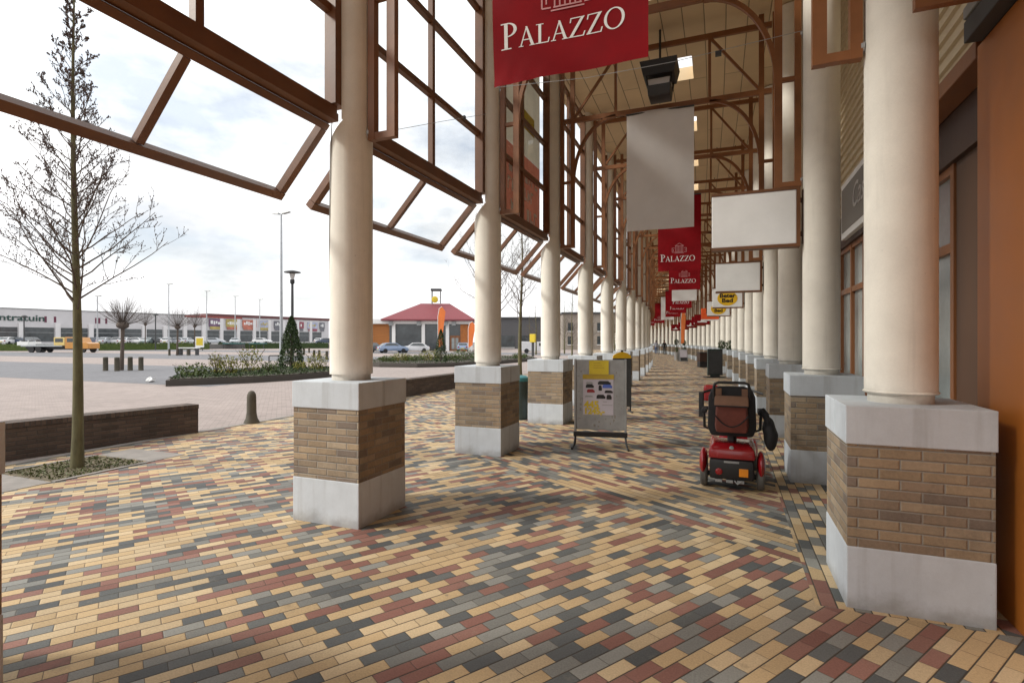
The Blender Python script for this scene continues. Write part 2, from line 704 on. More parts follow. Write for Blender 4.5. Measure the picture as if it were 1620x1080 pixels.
M['dkyellow'] = mat("ochre_print", (.45, .31, .03), .6, .15, 5)
M['paper'] = mat("white_paper", (.50, .47, .52), .7, .05, 5)
M['blue'] = mat("blue_print", (.08, .14, .5), .6, .1, 5)
M['dkred'] = mat("dark_red_print", (.25, .02, .025), .6, .1, 5)
M['orangecloth'] = mat("orange_flag_cloth", (.75, .19, .04), .65, .12, 2)
M['orangesign'] = mat("orange_sign", (.75, .10, .015), .5, .1, 3)
M['darkgreen'] = mat("dark_green_metal", (.025, .04, .034), .45, .2, 5)
M['teal'] = mat("teal_plastic", (.03, .16, .17), .5, .15, 6)
M['leafdk'] = leaf_mat("dark_green_leaf", (.020, .040, .014), (.055, .085, .025))
M['leafyl'] = leaf_mat("yellow_green_leaf", (.12, .13, .02), (.22, .20, .035))
M['leafmid'] = leaf_mat("mid_green_leaf", (.045, .075, .018), (.10, .13, .03))
M['moss'] = leaf_mat("moss_and_grass", (.055, .085, .016), (.12, .12, .05))
M['roofred'] = mat("red_roof_tiles", (.185, .034, .042), .6, .15, 3)
M['storewall'] = mat("pale_store_panel", (.62, .60, .61), .7, .06, .5)
M['storelite'] = mat("white_store_pilaster", (.74, .72, .72), .7, .05, .5)
M['bgreen'] = mat("dark_green_letters", (.03, .07, .06), .6, .1, 3)
M['skin'] = mat("skin", (.45, .27, .19), .6, .08, 6)
M['denim'] = mat("blue_cloth", (.08, .12, .25), .8, .2, 8)
M['slab'] = mat("grey_concrete_slab", (.24, .22, .20), .85, .2, 5, .2)

# ------------------------------------------------------------------ the ground
g = MB()
g.box(-700, 500, -200, 1100, -.6, -.024)
tag(g.build('ground', M['ground']), kind='structure')
g = MB()
g.slab([(-140, -40), (-8.74, -40), (-8.74, 7.6)] + [tuple(AR(a, -8.74).xy) for a in range(10, 130, 4)] + [(-140, 150)], -.5, -.016)
tag(g.build('plaza', M['pink']), kind='structure')
for i, (a0, a1, m) in enumerate(((13.8, 24.4, 'grey'), (34, 47, 'grey'), (60, 72, 'grey'))):
    g = MB()
    g.slab([(-138, a0 + 1.2), (-17.2, a0), (-19, a1), (-138, a1 + 1.5)], -.4, -.010)
    tag(g.build('road', M[m]), kind='structure')
g = MB()
av = [-12, -4, 2, 7.6] + [7.6 + 3.1 * i for i in range(1, 33)]
L = [AR(a, -8.6) for a in av]
R_ = [AR(a, 2.6) for a in av]
n = len(av)
vs = [(p.x, p.y, 0) for p in L] + [(p.x, p.y, 0) for p in R_]
g.add(vs, [(i, i + n, i + n + 1, i + 1) for i in range(n - 1)])
pav = g.build('pavement', M['paver'])
tag(pav, kind='structure')
g = MB()                                                      # kerb line between pavement and plaza
for i in range(n - 1):
    p, q = AR(av[i], -8.67, -.045), AR(av[i + 1], -8.67, -.045)
    g.bar(p, q, .14, .11)
tag(g.build('kerb', M['slab']), kind='structure')


# ------------------------------------------------------------------ arcade columns on brick piers
def uv_box(me):
    def fn(co, nn):
        if abs(nn.x) > .7: return (co.y + 10.03, co.z)
        if abs(nn.y) > .7: return (co.x + 20.11, co.z)
        return (co.x, co.y)
    set_uv(me, fn)


def shaft_mesh(cut):
    me = bpy.data.meshes.new('shaft')
    bm = bmesh.new()
    n = 40

    def cyl(prof):
        b2 = MB().lathe(prof, n)
        vs = [bm.verts.new(v) for v in b2.v]
        fs = []
        for f in b2.f:
            try:
                fs.append(bm.faces.new([vs[i] for i in f]))
            except ValueError:
                pass
        return vs, fs
    if not cut:
        cyl([(.195, 0.055), (.205, .065), (.195, .075), (.195, 6.10)])
    else:
        zc = 2.40 - .04
        v1, f1 = cyl([(.195, .055), (.195, zc)])
        geo = v1 + f1 + list({e for f in f1 for e in f.edges})
        r = bmesh.ops.bisect_plane(bm, geom=geo, plane_co=(.04, 0, zc - .02), plane_no=(-1, 0, 1), clear_outer=True)
        es = [e for e in r['geom_cut'] if isinstance(e, bmesh.types.BMEdge)]
        bmesh.ops.edgenet_fill(bm, edges=es)
        v2, f2 = cyl([(.195, zc), (.195, 6.10)])
        geo = v2 + f2 + list({e for f in f2 for e in f.edges})
        r = bmesh.ops.bisect_plane(bm, geom=geo, plane_co=(.04, 0, 0), plane_no=(-1, 0, 0), clear_outer=True)
        es = [e for e in r['geom_cut'] if isinstance(e, bmesh.types.BMEdge)]
        bmesh.ops.edgenet_fill(bm, edges=es)
    b2 = MB().lathe([(.176, -.005), (.176, .06)], n)
    vs = [bm.verts.new(v) for v in b2.v]
    for f in b2.f:
        bm.faces.new([vs[i] for i in f])
    bmesh.ops.recalc_face_normals(bm, faces=bm.faces)
    for f in bm.faces:
        f.smooth = True
    for e in bm.edges:
        if len(e.link_faces) != 2 or e.calc_face_angle(0) > .6:
            e.smooth = False
    bm.to_mesh(me)
    bm.free()
    me.materials.append(M['cream'])
    return me


def column_proto(left):
    zt, zb, za = (1.245, 1.012, .39) if left else (1.215, .985, .37)
    t = thing('arcade_column', '-', 'column', (0, 0, 0))
    m = MB().box(-.36, .36, -.36, .36, -.05, za).mesh('plinth', M['conc'], bevel=.008)
    link('plinth', m, t)
    m = MB().box(-.355, .355, -.355, .355, za, zb).mesh('brick_band', M['brick'])
    uv_box(m)
    link('brick_band', m, t)
    b = MB().box(-.365, -.002, -.365, .365, zb, zt).box(.002, .365, -.365, .365, zb, zt) if False else \
        MB().box(-.365, .365, -.365, -.003, zb, zt).box(-.365, .365, .003, .365, zb, zt).box(-.355, .355, -.006, .006, zb, zt - .004)
    link('cap_stone', b.mesh('cap_stone', M['conc'], bevel=.008), t)
    link('shaft', shaft_mesh(left), t, (0, 0, zt))
    return t


ORD = ['nearest', 'second', 'third', 'fourth', 'fifth', 'sixth', 'seventh', 'eighth', 'ninth', 'tenth', 'eleventh', 'twelfth']
A = lambda k: 4.12 + 3.1 * (k - 1)
NP = 30
for side, r, rowname in ((True, -3.27, 'outer row beside the car park'), (False, 1.03, 'inner row along the shops')):
    proto = column_proto(side)
    for k in range(-1 if side else 0, NP + 1):
        if k < 1 and not side:
            continue
        c = proto if k == (-1 if side else 1) else copy_tree(proto)
        c.location = AR(A(k), r - (.078 if side and k == 0 else 0))
        c.rotation_euler = (0, 0, AR_dir(A(k)))
        if side and k == -1:
            lab = 'cream column on brick pier standing behind the viewer, outer row'
        elif side and k == 0:
            lab = 'cream column on brick pier cut by the left photo edge, only its pier corner in view'
        elif k <= 9:
            lab = ('large cream column at the front' if k == 1 else ORD[k - 1] + ' cream column') + ' on a brick pier, ' + rowname
        else:
            lab = 'distant cream column on brick pier, beyond the ninth of the ' + rowname
        tag(c, lab, 'column', 'cream columns of the ' + rowname)


fc = next(o for o in COL.objects if o.name.startswith('arcade_column') and 'large cream column at the front on a brick pier, outer' in o.get('label', ''))
MB().tube([(-.06 - .135 * f, -.19 + .135 * f * f * 1.2, 3.7 - 2.4 * f) if f < 1 else (-.20, -.03, 1.30) for f in [i / 8 for i in range(9)]], .005, 5).build('cable', mat("grey_cable", (.2, .19, .17)), fc)


# ------------------------------------------------------------------ steel portal frames over the arcade
def portal_proto():
    t = thing('portal_frame', '-', 'roof frame', (0, 0, 0))
    m = M['rust']

    def part(name, b): return b.build(name, m, t)
    part('top_chord', MB().bar((-2.98, 0, 7.10), (.74, 0, 7.10), .06, .09))
    part('bottom_chord', MB().bar((-2.98, 0, 5.95), (.74, 0, 5.95), .06, .09))
    for s in (1, -1):
        f = lambda r: (-1.12 + s * (r + 1.12))
        part('inner_post', MB().bar((f(.575), 0, 3.445), (f(.575), 0, 7.3), .065, .085))
        part('outer_post', MB().bar((f(.785), 0, 3.445), (f(.785), 0, 7.3), .07, .07))
        part('strut', MB().bar((f(.575), 0, 3.478), (f(.82), 0, 3.478), .064, .06))
        part('strut', MB().bar((f(.575), 0, 4.74), (f(.82), 0, 4.74), .05, .05))
        part('hanger', MB().bar((f(-.275), 0, 5.95), (f(-.275), 0, 7.10), .05, .05))
        part('diagonal_brace', MB().bar((f(-.26), 0, 7.06), (f(.55), 0, 5.99), .045, .045))
        b = MB()
        pts = []
        for i in range(17):
            th = PI / 2 * i / 16
            pts.append(Vector((f(-.275 + .83 * math.sin(th)), 0, 4.72 + 1.20 * math.cos(th))))
        for p, q in zip(pts, pts[1:]):
            b.bar(p, q + (q - p) * .06, .055, .06, (0, 1, 0))
        part('arched_brace', b)
        for zz in (3.52, 5.25):
            bb = MB().lathe([(.022, -.05), (.022, -.01), (.04, -.01), (.04, .012), (.022, .012), (.022, .05)], 10)
            bb.v = [(f(.82 + z), y, zz + x) for x, y, z in bb.v]
            bb.build('clamp', M['steel'], t)
    return t


pf = portal_proto()
for k in range(0, NP + 1):
    c = pf if k == 0 else copy_tree(pf)
    c.location = AR(A(k), 0)
    c.rotation_euler = (0, 0, AR_dir(A(k)))
    if k == 0:
        lab = 'brown steel portal frame with arched braces over the viewer'
    elif k <= 7:
        lab = ORD[k - 1] + ' brown steel portal frame with arched braces under the arcade roof, counted from the viewer'
    else:
        lab = 'distant brown steel portal frame under the arcade roof, beyond the seventh one'
    tag(c, lab, 'roof frame', 'steel portal frames across the arcade')


# ------------------------------------------------------------------ glazed screens and tilted glass canopies between the outer columns
def screen_proto():
    t = thing('glazed_screen', '-', 'glass screen', (0, 0, 0))
    m = M['brown']
    b = MB()
    b.box(-3.375, -3.262, -1.36, 1.36, 3.585, 3.655)
    b.box(-3.355, -3.277, -1.36, 1.36, 3.657, 3.725)
    for y in (-1.33, 1.33):
        b.box(-3.355, -3.234, y - .045, y + .10, 3.727, 7.25) if y > 0 else b.box(-3.355, -3.234, y - .10, y + .045, 3.727, 7.25)
    b.box(-3.35, -3.28, -1.284, 1.284, 7.17, 7.25)
    b.build('frame', m, t)
    for z in (4.58, 5.47, 6.36):
        MB().box(-3.349, -3.281, -1.284, 1.284, z - .035, z + .035).build('transom', m, t)
    mb = MB()
    zz = [3.727, 4.545, 4.615, 5.435, 5.505, 6.325, 6.395, 7.169]
    for z0, z1 in zip(zz[::2], zz[1::2]):
        mb.box(-3.347, -3.283, -.032, .032, z0 + .001, z1 - .001)
    mb.build('mullion', m, t)
    p = MB()
    for y0, y1 in ((-1.284, -.033), (.033, 1.284)):
        for z0, z1 in zip(zz[::2], zz[1::2]):
            p.add([(-3.315, y0, z0), (-3.315, y1, z0), (-3.315, y1, z1), (-3.315, y0, z1)], [(0, 1, 2, 3)])
    p.build('glass', M['glass'], t)
    return t


def canopy_proto():
    t = thing('glass_canopy', '-', 'glass canopy', (0, 0, 0))
    m = M['brown']
    h, o = Vector((-3.375, 0, 3.60)), Vector((-3.945, 0, 2.985))
    d = (o - h).normalized()
    nrm = Vector((d.z, 0, -d.x))

    def P(y, s): return (h + (o - h) * s) + Vector((0, y, 0))
    b = MB()
    b.bar(P(-1.36, .05), P(1.36, .05), .06, .075, nrm)
    b.bar(P(-1.36, .985), P(1.36, .985), .075, .085, nrm)
    for y in (-1.325, 1.325):
        b.bar(P(y, .09), P(y, .935), .07, .075, nrm)
    b.build('frame', m, t)
    MB().bar(P(0, .092), P(0, .933), .06, .06, nrm).build('glazing_bar', m, t)
    g_ = MB()
    for y0, y1 in ((-1.29, -.031), (.031, 1.29)):
        g_.add([P(y0, .09), P(y1, .09), P(y1, .94), P(y0, .94)], [(0, 1, 2, 3)])
    g_.build('glass', M['glass'], t)
    return t


sp, cp = screen_proto(), canopy_proto()
for k in range(-1, NP):
    am = A(k) + 1.55
    for proto, nm, what in ((sp, 'glass screen', 'brown framed upright glass screen'), (cp, 'glass canopy', 'brown framed tilted glass canopy')):
        c = proto if k == -1 else copy_tree(proto)
        c.location = AR(am, 0)
        c.rotation_euler = (0, 0, AR_dir(am))
        if k == -1:
            lab = what + ' behind the viewer'
        elif k == 0:
            lab = what + ' at the upper left, left of the front column'
        elif k <= 7:
            lab = what + ' between the %s and %s outer columns' % ('front' if k == 1 else ORD[k - 1], ORD[k])
        else:
            lab = 'distant ' + what + ' beyond the eighth outer column'
        tag(c, lab, nm, ('upright glass screens' if nm == 'glass screen' else 'tilted glass canopies') + ' between the outer columns')


# ------------------------------------------------------------------ roof with square skylights
def roof_mat():
    m, nt, b, out = new_mat("cream_ceiling_boards")
    vec, x, y, z = coords(nt)
    uvv, u, v, _ = coords(nt, 'UV')
    val, val2, d = brick_nodes(nt, v, u, 6.2, .36)
    n = noise(nt, vec, 1.2, 5, .6)
    mm = nt.nodes.new('ShaderNodeVectorMath')
    mm.operation = 'SCALE'
    mm.inputs[0].default_value = (.70, .55, .35)
    nt.links.new((val2 * .12 + .94 + (n - .5) * .35).s, mm.inputs['Scale'])
    nt.links.new(cmix(nt, (.26, .195, .12), mm.outputs[0], smooth(d, .005, .012)), b.inputs['Base Color'])
    b.inputs['Roughness'].default_value = .7
    bump(nt, b, smooth(d, .0, .02), .5, .01)
    return m


M['ceil'] = roof_mat()
b = MB()
uvs = []
rr = [-3.6, -1.63, -.63, 1.9]
for k in range(-3, NP):
    a0 = A(k)
    aa = [a0, a0 + 1.05, a0 + 2.05, a0 + 3.1]
    for zz in (7.34, 7.62):
        for i in range(3):
            for j in range(3):
                if i == 1 and j == 1 and k > -3:
                    continue
                b.add([AR(aa[i], rr[j], zz), AR(aa[i + 1], rr[j], zz), AR(aa[i + 1], rr[j + 1], zz), AR(aa[i], rr[j + 1], zz)], [(0, 1, 2, 3)])
                uvs += [(rr[j], aa[i]), (rr[j], aa[i + 1]), (rr[j + 1], aa[i + 1]), (rr[j + 1], aa[i])]
    if k > -3:
        q = [(aa[1], rr[1]), (aa[2], rr[1]), (aa[2], rr[2]), (aa[1], rr[2])]
        for i in range(4):
            p0, p1 = q[i], q[(i + 1) % 4]
            b.add([AR(*p0, 7.34), AR(*p1, 7.34), AR(*p1, 7.62), AR(*p0, 7.62)], [(0, 1, 2, 3)])
            uvs += [(.1, .1)] * 4
    for r in (rr[0], rr[3]):
        b.add([AR(aa[0], r, 7.34), AR(aa[3], r, 7.34), AR(aa[3], r, 7.62), AR(aa[0], r, 7.62)], [(0, 1, 2, 3)])
        uvs += [(.1, .1)] * 4
me = b.mesh('arcade_roof', M['ceil'], fix=False)
uvl = me.uv_layers.new(name="UVMap")
for i, uv_ in enumerate(uvs):
    uvl.data[i].uv = uv_
roof = link('arcade_roof', me)
tag(roof, 'cream boarded flat roof with square skylights over the whole arcade', 'roof')
fx = MB()
for k in range(0, NP):
    for dr in (-3.0, -2.5, -.1, .4):
        p = AR(A(k) + .45, dr, 7.33)
        fx.tube([p, p - Vector((0, 0, .04))], .012, 6)
fx.build('ceiling_fixing', M['dkgrey'], roof)
b = MB()
for k in (4, 7, 10):
    b.lathe([(.11, 0), (.13, -.02), (.13, -.03)], 20, AR(A(k) + .5, -2.4, 7.335))
b.build('downlight', M['dkgrey'], roof)

# ------------------------------------------------------------------ shop building along the right
shop = thing('shop_building', 'long shop building clad in cream boards with brown timber shopfronts along the right side', 'building', AR(20, 1.9))
LOC = Vector(shop.location)
aseg = [-8, -4, 0, 4.12] + [A(k) for k in range(2, NP + 1)]


def strip(b, prof, segs=aseg):
    """sweep a profile of (r, z) along the arcade"""
    m = len(prof)
    vs = [AR(a, r, z) - LOC for a in segs for r, z in prof]
    fs = [(i * m + j, i * m + j + 1, (i + 1) * m + j + 1, (i + 1) * m + j) for i in range(len(segs) - 1) for j in range(m - 1)]
    return b.add(vs, fs)


b = MB()
prof = []
z = 3.52
while z < 7.4:
    prof += [(1.715, z), (1.75, z + .118), (1.75, z + .130), (1.722, z + .1305)]
    z += .131
strip(b, prof)
b.build('cladding', M['clad'], shop, fix=False)
strip(MB(), [(1.97, 0), (1.97, 7.4)]).build('light_block_wall', M['dkbrown'], shop, fix=False)  # unseen dark backing added behind cladding and shopfronts to block light
strip(MB(), [(1.80, 3.54), (1.69, 3.54), (1.69, 3.06), (1.80, 3.06)], [4.36] + aseg[4:]).build('fascia', M['dkbrown'], shop)
b = MB()
b.box(1.5, 1.9, -7.9, 4.34, -.03, 3.5)
o = b.build('wall_panel', M['orange'], shop, -LOC, bevel=.01)
o['label'] = 'smooth orange brown wall panel at the right edge'
MB().box(1.74, 1.9, 4.345, 5.42, -.03, 3.06).build('timber_panel', mat('dull_brown_timber', (.075, .036, .018), .55, .25, 3, .08, stretch=(1, 1, .15)), shop, -LOC)
b = MB()
b.box(1.41, 1.6, -7.9, 4.28, 3.505, 3.64)
o = b.build('awning_case', M['dkgrey'], shop, -LOC, bevel=.008)
MB().box(1.40, 1.6, -7.9, 4.26, 3.645, 3.72).build('awning_fascia', M['greymetal'], shop, -LOC, bevel=.008)
MB().box(1.50, 1.685, 4.36, 6.3, 3.44, 3.56).build('gutter', M['midbrown'], shop, -LOC, bevel=.01)
b = MB()
b.bar((.98, 3.66, 3.50), (1.6, 3.66, 3.50), .05, .07)
b.bar((1.0, 3.66, 3.54), (1.0, 3.66, 3.95), .05, .05)
b.bar((1.03, 3.66, 3.56), (1.32, 3.66, 3.95), .04, .04)
b.bar((1.6, 3.66, 3.50), (1.6, 4.3, 3.50), .05, .06)
b.build('bracket', M['rust'], shop, -LOC)


def shopfront_proto():
    t = link('shopfront', MB().box(1.72, 1.80, -1.55, 1.55, -.02, .12).mesh('shopfront', M['midbrown']), shop)
    fr = MB()
    for y in (-1.51, -.76, .0, .76, 1.51):
        fr.box(1.725, 1.80, y - .035, y + .035, .12, 3.06)
    for y0, y1 in ((-1.475, -.795), (-.725, -.035), (.035, .725), (.795, 1.475)):
        fr.box(1.73, 1.80, y0, y1, 2.34, 2.42)
        fr.box(1.73, 1.80, y0, y1, 2.99, 3.058)
    fr.build('frame', M['midbrown'], t)
    p = MB()
    for y0, y1 in ((-1.475, -.795), (-.725, -.035), (.035, .725), (.795, 1.475)):
        p.add([(1.77, y0, .12), (1.77, y1, .12), (1.77, y1, 2.34), (1.77, y0, 2.34)], [(0, 1, 2, 3)])
        p.add([(1.77, y0, 2.42), (1.77, y1, 2.42), (1.77, y1, 2.99), (1.77, y0, 2.99)], [(0, 1, 2, 3)])
    p.build('pane', M['paleglass'], t)
    MB().bar((1.70, .69, .95), (1.70, .69, 1.45), .03, .03).build('handle', M['steel'], t)
    MB().box(1.763, 1.768, .12, .58, 1.35, 2.0).build('window_poster', M['paper'], t)
    MB().box(1.763, 1.768, -1.35, -.95, .4, .9).build('window_poster', M['whitecloth'], t)
    MB().box(1.763, 1.768, .9, 1.4, 1.9, 2.2).build('window_poster', M['dkred'], t)
    return t


sf = shopfront_proto()
for i in range(29):
    am = 6.98 + 3.1 * i
    c = sf if i == 0 else copy_tree(sf, shop)
    c.location = AR(am, 0) - LOC
    c.rotation_euler = (0, 0, AR_dir(am))

# grey shop sign with white border on the wall
t = thing('wall_sign', 'grey wall sign with white border and script lettering between the two front inner columns', 'sign', AR(8.2, 1.69, 3.13), AR_dir(8.2))
MB().box(-.07, .0, -1.5, 1.25, 0, .82).build('border', M['white'], t, bevel=.006)
MB().box(-.078, -.0702, -1.42, 1.17, .09, .73).build('face', mat("warm_grey_print", (.20, .185, .165), .6, .06, 3), t)
o = link('lettering', text_mesh('Cas', .46, mat("pale_grey_print", (.45, .43, .42), .6, .05, 3), .003, .35), t, (-.083, .10, .30), -PI / 2)
# ------------------------------------------------------------------ banners
def rip(x, z): return .016 * math.sin(x * 5.1 + z * 2.2) + .012 * math.sin(z * 4.7 - x * 2.0) + .007 * math.sin(z * 17 + x * 11) * max(0, 1 - z / .42) + .010 * math.sin(x * 38 - z * 20) * max(0, .25 - z) * 4 * max(0, -x)


def banner_cloth(h=2.22, w=1.21):
    b = MB()
    nx, nz_ = 26, 44
    for i in range(nz_ + 1):
        for j in range(nx + 1):
            x, z = -w / 2 + w * j / nx, h * i / nz_
            b.v.append((x, rip(x, z), z))
    for i in range(nz_):
        for j in range(nx):
            a = i * (nx + 1) + j
            b.f.append((a, a + 1, a + nx + 2, a + nx + 1))
    return b


LET = {
    'P': (.66, [('q', .13, 0, .27, 0, .27, 1, .13, 1), ('q', .0, 0, .42, 0, .40, .045, .02, .045), ('q', .0, .955, .28, .955, .28, 1, .0, 1), ('arc', .27, .735, .36, .265, .235, .222, -90, 90)]),
    'A': (.86, [('q', .08, 0, .15, 0, .43, .93, .40, 1), ('q', .36, 1, .46, 1, .82, 0, .66, 0), ('q', .20, .31, .62, .31, .60, .36, .22, .36), ('q', .0, 0, .27, 0, .25, .04, .02, .04), ('q', .56, 0, .90, 0, .88, .04, .58, .04)]),
    'L': (.70, [('q', .12, 0, .26, 0, .26, 1, .12, 1), ('q', .0, .96, .38, .96, .38, 1, .0, 1), ('q', .0, 0, .62, 0, .62, .05, .0, .05), ('q', .58, .0, .64, .0, .70, .25, .64, .25)]),
    'Z': (.80, [('q', .06, .95, .74, .95, .76, 1, .06, 1), ('q', .0, 0, .16, 0, .76, 1, .60, 1), ('q', .0, 0, .72, 0, .72, .05, .0, .05), ('q', .66, .0, .73, .0, .80, .25, .74, .25), ('q', .02, .76, .08, .76, .12, 1, .06, 1)]),
    'O': (1.02, [('arc', .5, .5, .50, .53, .36, .475, 0, 360)]),
}


def palazzo(front):
    b = MB()
    x = -.535
    first = True
    eps = 0
    K = .86
    for ch in 'PALAZZO':
        adv, pieces = LET[ch]
        s = .245 * K if first else .182 * K
        z0 = .275
        for pc in pieces:
            eps += .00006
            if pc[0] == 'q':
                pts = [(x + pc[i] * s, z0 + pc[i + 1] * s) for i in (1, 3, 5, 7)]
                b.add([(px, rip(px, pz) - front - eps, pz) for px, pz in pts], [(0, 1, 2, 3)])
            else:
                _, cx, cz, ox, oz, ix, iz, t0, t1 = pc
                n = 28
                ps = []
                for i in range(n + 1):
                    tt = math.radians(t0 + (t1 - t0) * i / n)
                    ps.append((x + (cx + ox * math.cos(tt)) * s, z0 + (cz + oz * math.sin(tt)) * s))
                    ps.append((x + (cx + ix * math.cos(tt)) * s, z0 + (cz + iz * math.sin(tt)) * s))
                b.add([(px, rip(px, pz) - front - eps, pz) for px, pz in ps], [(2 * i, 2 * i + 1, 2 * i + 3, 2 * i + 2) for i in range(n)])
        x += (adv + (.03 if first else .05)) * s
        first = False
    return b


def emblem(front):
    """outlined little colonnaded building"""
    b = MB()
    e = [0]

    def ln(x0, z0, x1, z1, w=.006):
        d = Vector((x1 - x0, 0, z1 - z0))
        nn = Vector((-d.z, 0, d.x)).normalized() * w
        e[0] += .00006
        q = [Vector((x0, 0, z0)) + nn, Vector((x0, 0, z0)) - nn, Vector((x1, 0, z1)) - nn, Vector((x1, 0, z1)) + nn]
        b.add([(v.x, rip(v.x, v.z) - front - e[0], v.z) for v in q], [(0, 1, 2, 3)])
    z = .545
    ln(-.11, z, .11, z); ln(-.13, z - .025, .13, z - .025)
    for i in range(6):
        xx = -.10 + .04 * i
        ln(xx, z + .005, xx, z + .17)
    ln(-.12, z + .18, .12, z + .18); ln(-.12, z + .18, 0, z + .26); ln(.12, z + .18, 0, z + .26)
    for s in (-1, 1):
        ln(s * .13, z, s * .20, z); ln(s * .20, z, s * .20, z + .12); ln(s * .20, z + .12, s * .13, z + .12)
        ln(s * .165, z + .03, s * .165, z + .085)
    return b


def red_banner():
    t = thing('banner', '-', 'banner')
    link('cloth', banner_cloth().mesh('cloth', M['red'], smooth=True, fix=False), t)
    link('lettering', palazzo(.0022).mesh('lettering', M['white'], fix=False), t)
    link('emblem', emblem(.0022).mesh('emblem', M['pinkline'], fix=False), t)
    h = MB()
    n = 26
    for i in range(n + 1):
        x = -.605 + 1.21 * i / n
        for z in (-.004, .05):
            h.v.append((x, rip(x, z) - .003, z))
    h.f += [(2 * i, 2 * i + 2, 2 * i + 3, 2 * i + 1) for i in range(n)]
    h.build('hem', M['red'], t, smooth=True, fix=False)
    MB().tube([(-.61, 0, 2.2), (.61, 0, 2.2)], .018, 8).build('hanging_rod', M['dkgrey'], t)
    return t


def white_banner():
    t = thing('banner', '-', 'banner')
    link('cloth', banner_cloth().mesh('cloth', M['whitecloth'], smooth=True, fix=False), t)
    MB().tube([(-.61, 0, 2.2), (.61, 0, 2.2)], .018, 8).build('hanging_rod', M['dkgrey'], t)
    return t


rb, wbn = red_banner(), white_banner()
ru = wu = False
BAN = {1: ('r', 'red banner with white lettering at the top of the photo, cut off by its edge'),
       3: ('w', 'large blank white banner hanging in the middle of the arcade'),
       5: ('r', 'red banner with white lettering hanging just behind the large white banner'),
       7: ('r', 'smaller looking red banner with white lettering, third red one down the arcade'),
       9: ('w', 'blank white banner half hidden, peeping out below the third red banner'),
       11: ('r', 'dark red banner showing just below the small blank white banner'),
       13: ('r', 'dark red banner, fifth red one down the arcade'),
       15: ('r', 'far red banner directly in front of a far white banner'),
       17: ('w', 'far blank white banner seen as an L shape behind a red one'),
       20: ('r', 'far red banner left of the far L shaped white banner'),
       23: ('r', 'most distant red banner, near the arcade bend')}
for k, (kind, lab) in BAN.items():
    src = rb if kind == 'r' else wbn
    used = ru if kind == 'r' else wu
    c = copy_tree(src) if used else src
    if kind == 'r': ru = True
    else: wu = True
    c.location = AR(A(k) - .05, -1.165 if k == 1 else -1.145, 3.705 if k == 1 else 3.68)
    c.scale = (1.035, 1, 1) if k == 1 else (1, 1, 1)
    c.rotation_euler = (0, 0, AR_dir(A(k)))
    tag(c, lab, 'banner', 'banners hung across the arcade')


# ------------------------------------------------------------------ box signs on the inner columns
def box_sign():
    t = thing('box_sign', '-', 'sign')
    MB().box(-.47, .47, -.07, .07, 0, .64).build('panel', M['white'], t, bevel=.01)
    b = MB()
    for z0, z1 in ((-.035, .0), (.64, .672)):
        b.box(-.475, .475, -.078, .078, z0, z1)
    b.box(.471, .51, -.078, .078, -.035, .672)
    b.build('frame', M['brown'], t)
    b = MB()
    for z in (.12, .52):
        b.bar((.51, 0, z), (.60, 0, z), .05, .05)
    b.box(.535, .565, -.03, .03, .0, .64)
    b.build('bracket', M['dkbrown'], t)
    return t


bs = box_sign()
yel = mat("deep_yellow_print", (.72, .43, .01), .55, .08, 4)


def put_sign(k, lab, first=[True]):
    c = bs if first[0] else copy_tree(bs)
    first[0] = False
    c.location = AR(A(k), .295, 2.76)
    c.rotation_euler = (0, 0, AR_dir(A(k)))
    return tag(c, lab, 'sign', 'box signs on the inner columns')


put_sign(2, 'large blank white box sign on the second inner column')
put_sign(4, 'smaller looking blank white box sign below and behind the large one')
plain = []
lets = (text_mesh('Beter', .19, M['black'], .002, 0, .50, .006), text_mesh('Bed', .19, M['black'], .002, 0, .34, .006))
disc = None
extra = []
for k, lab in ((6, 'white box sign with yellow disc and black words under the blank white signs'),
               (8, 'white box sign with yellow disc, the farther of the two')):
    c = put_sign(k, lab)
    extra.append(c)
for k, lab in ((12, 'red box sign just beyond the orange one'), (13, 'red box sign with white figure, second beyond the orange one'), (15, 'red box sign, third beyond the orange one'),
               (17, 'far dark red box sign low over the arcade'), (19, 'far red box sign at the arcade bend')):
    c = put_sign(k, lab)
    for ch in c.children:
        if ch.name.startswith('panel'):
            paint(ch, M['red'])
    b = MB().prism([(-.3, .12), (.3, .12), (.3, .2), (.12, .2), (0, .42), (-.12, .2), (-.3, .2)], -.076, -.071)
    b.build('emblem', M['white'], c)
for c in extra:
    d = MB()
    n = 32
    pts = [(.32 * math.cos(2 * PI * i / n), .30 + .245 * math.sin(2 * PI * i / n)) for i in range(n)]
    d.prism(pts, -.0745, -.0705).build('disc', yel, c)
    link('lettering', lets[0], c, (0, -.0775, .33))
    link('lettering', lets[1], c, (0, -.0775, .165))
t = thing('orange_sign', 'orange low bar sign with raised left block, beyond the two yellow disc signs', 'sign', AR(A(10), .295, 2.76), AR_dir(A(10)))
MB().box(-.47, .47, -.06, .06, .08, .36).build('panel', M['orangesign'], t, bevel=.01)
MB().box(-.47, -.20, -.06, .06, .361, .70).build('raised_block', M['orangesign'], t, bevel=.03)
MB().box(-.47, .47, -.062, .062, 0, .078).build('lower_edge', M['white'], t)
MB().bar((.47, 0, .2), (.60, 0, .2), .05, .05).build('bracket', M['dkbrown'], t)

# ------------------------------------------------------------------ lantern on the third portal frame, wires
p = AR(A(3) - .12, -1.13, 6.06)
t = thing('hanging_lantern', 'black square lantern with wide flared hood hanging under the roof behind the red banner', 'lantern', p)
b = MB()


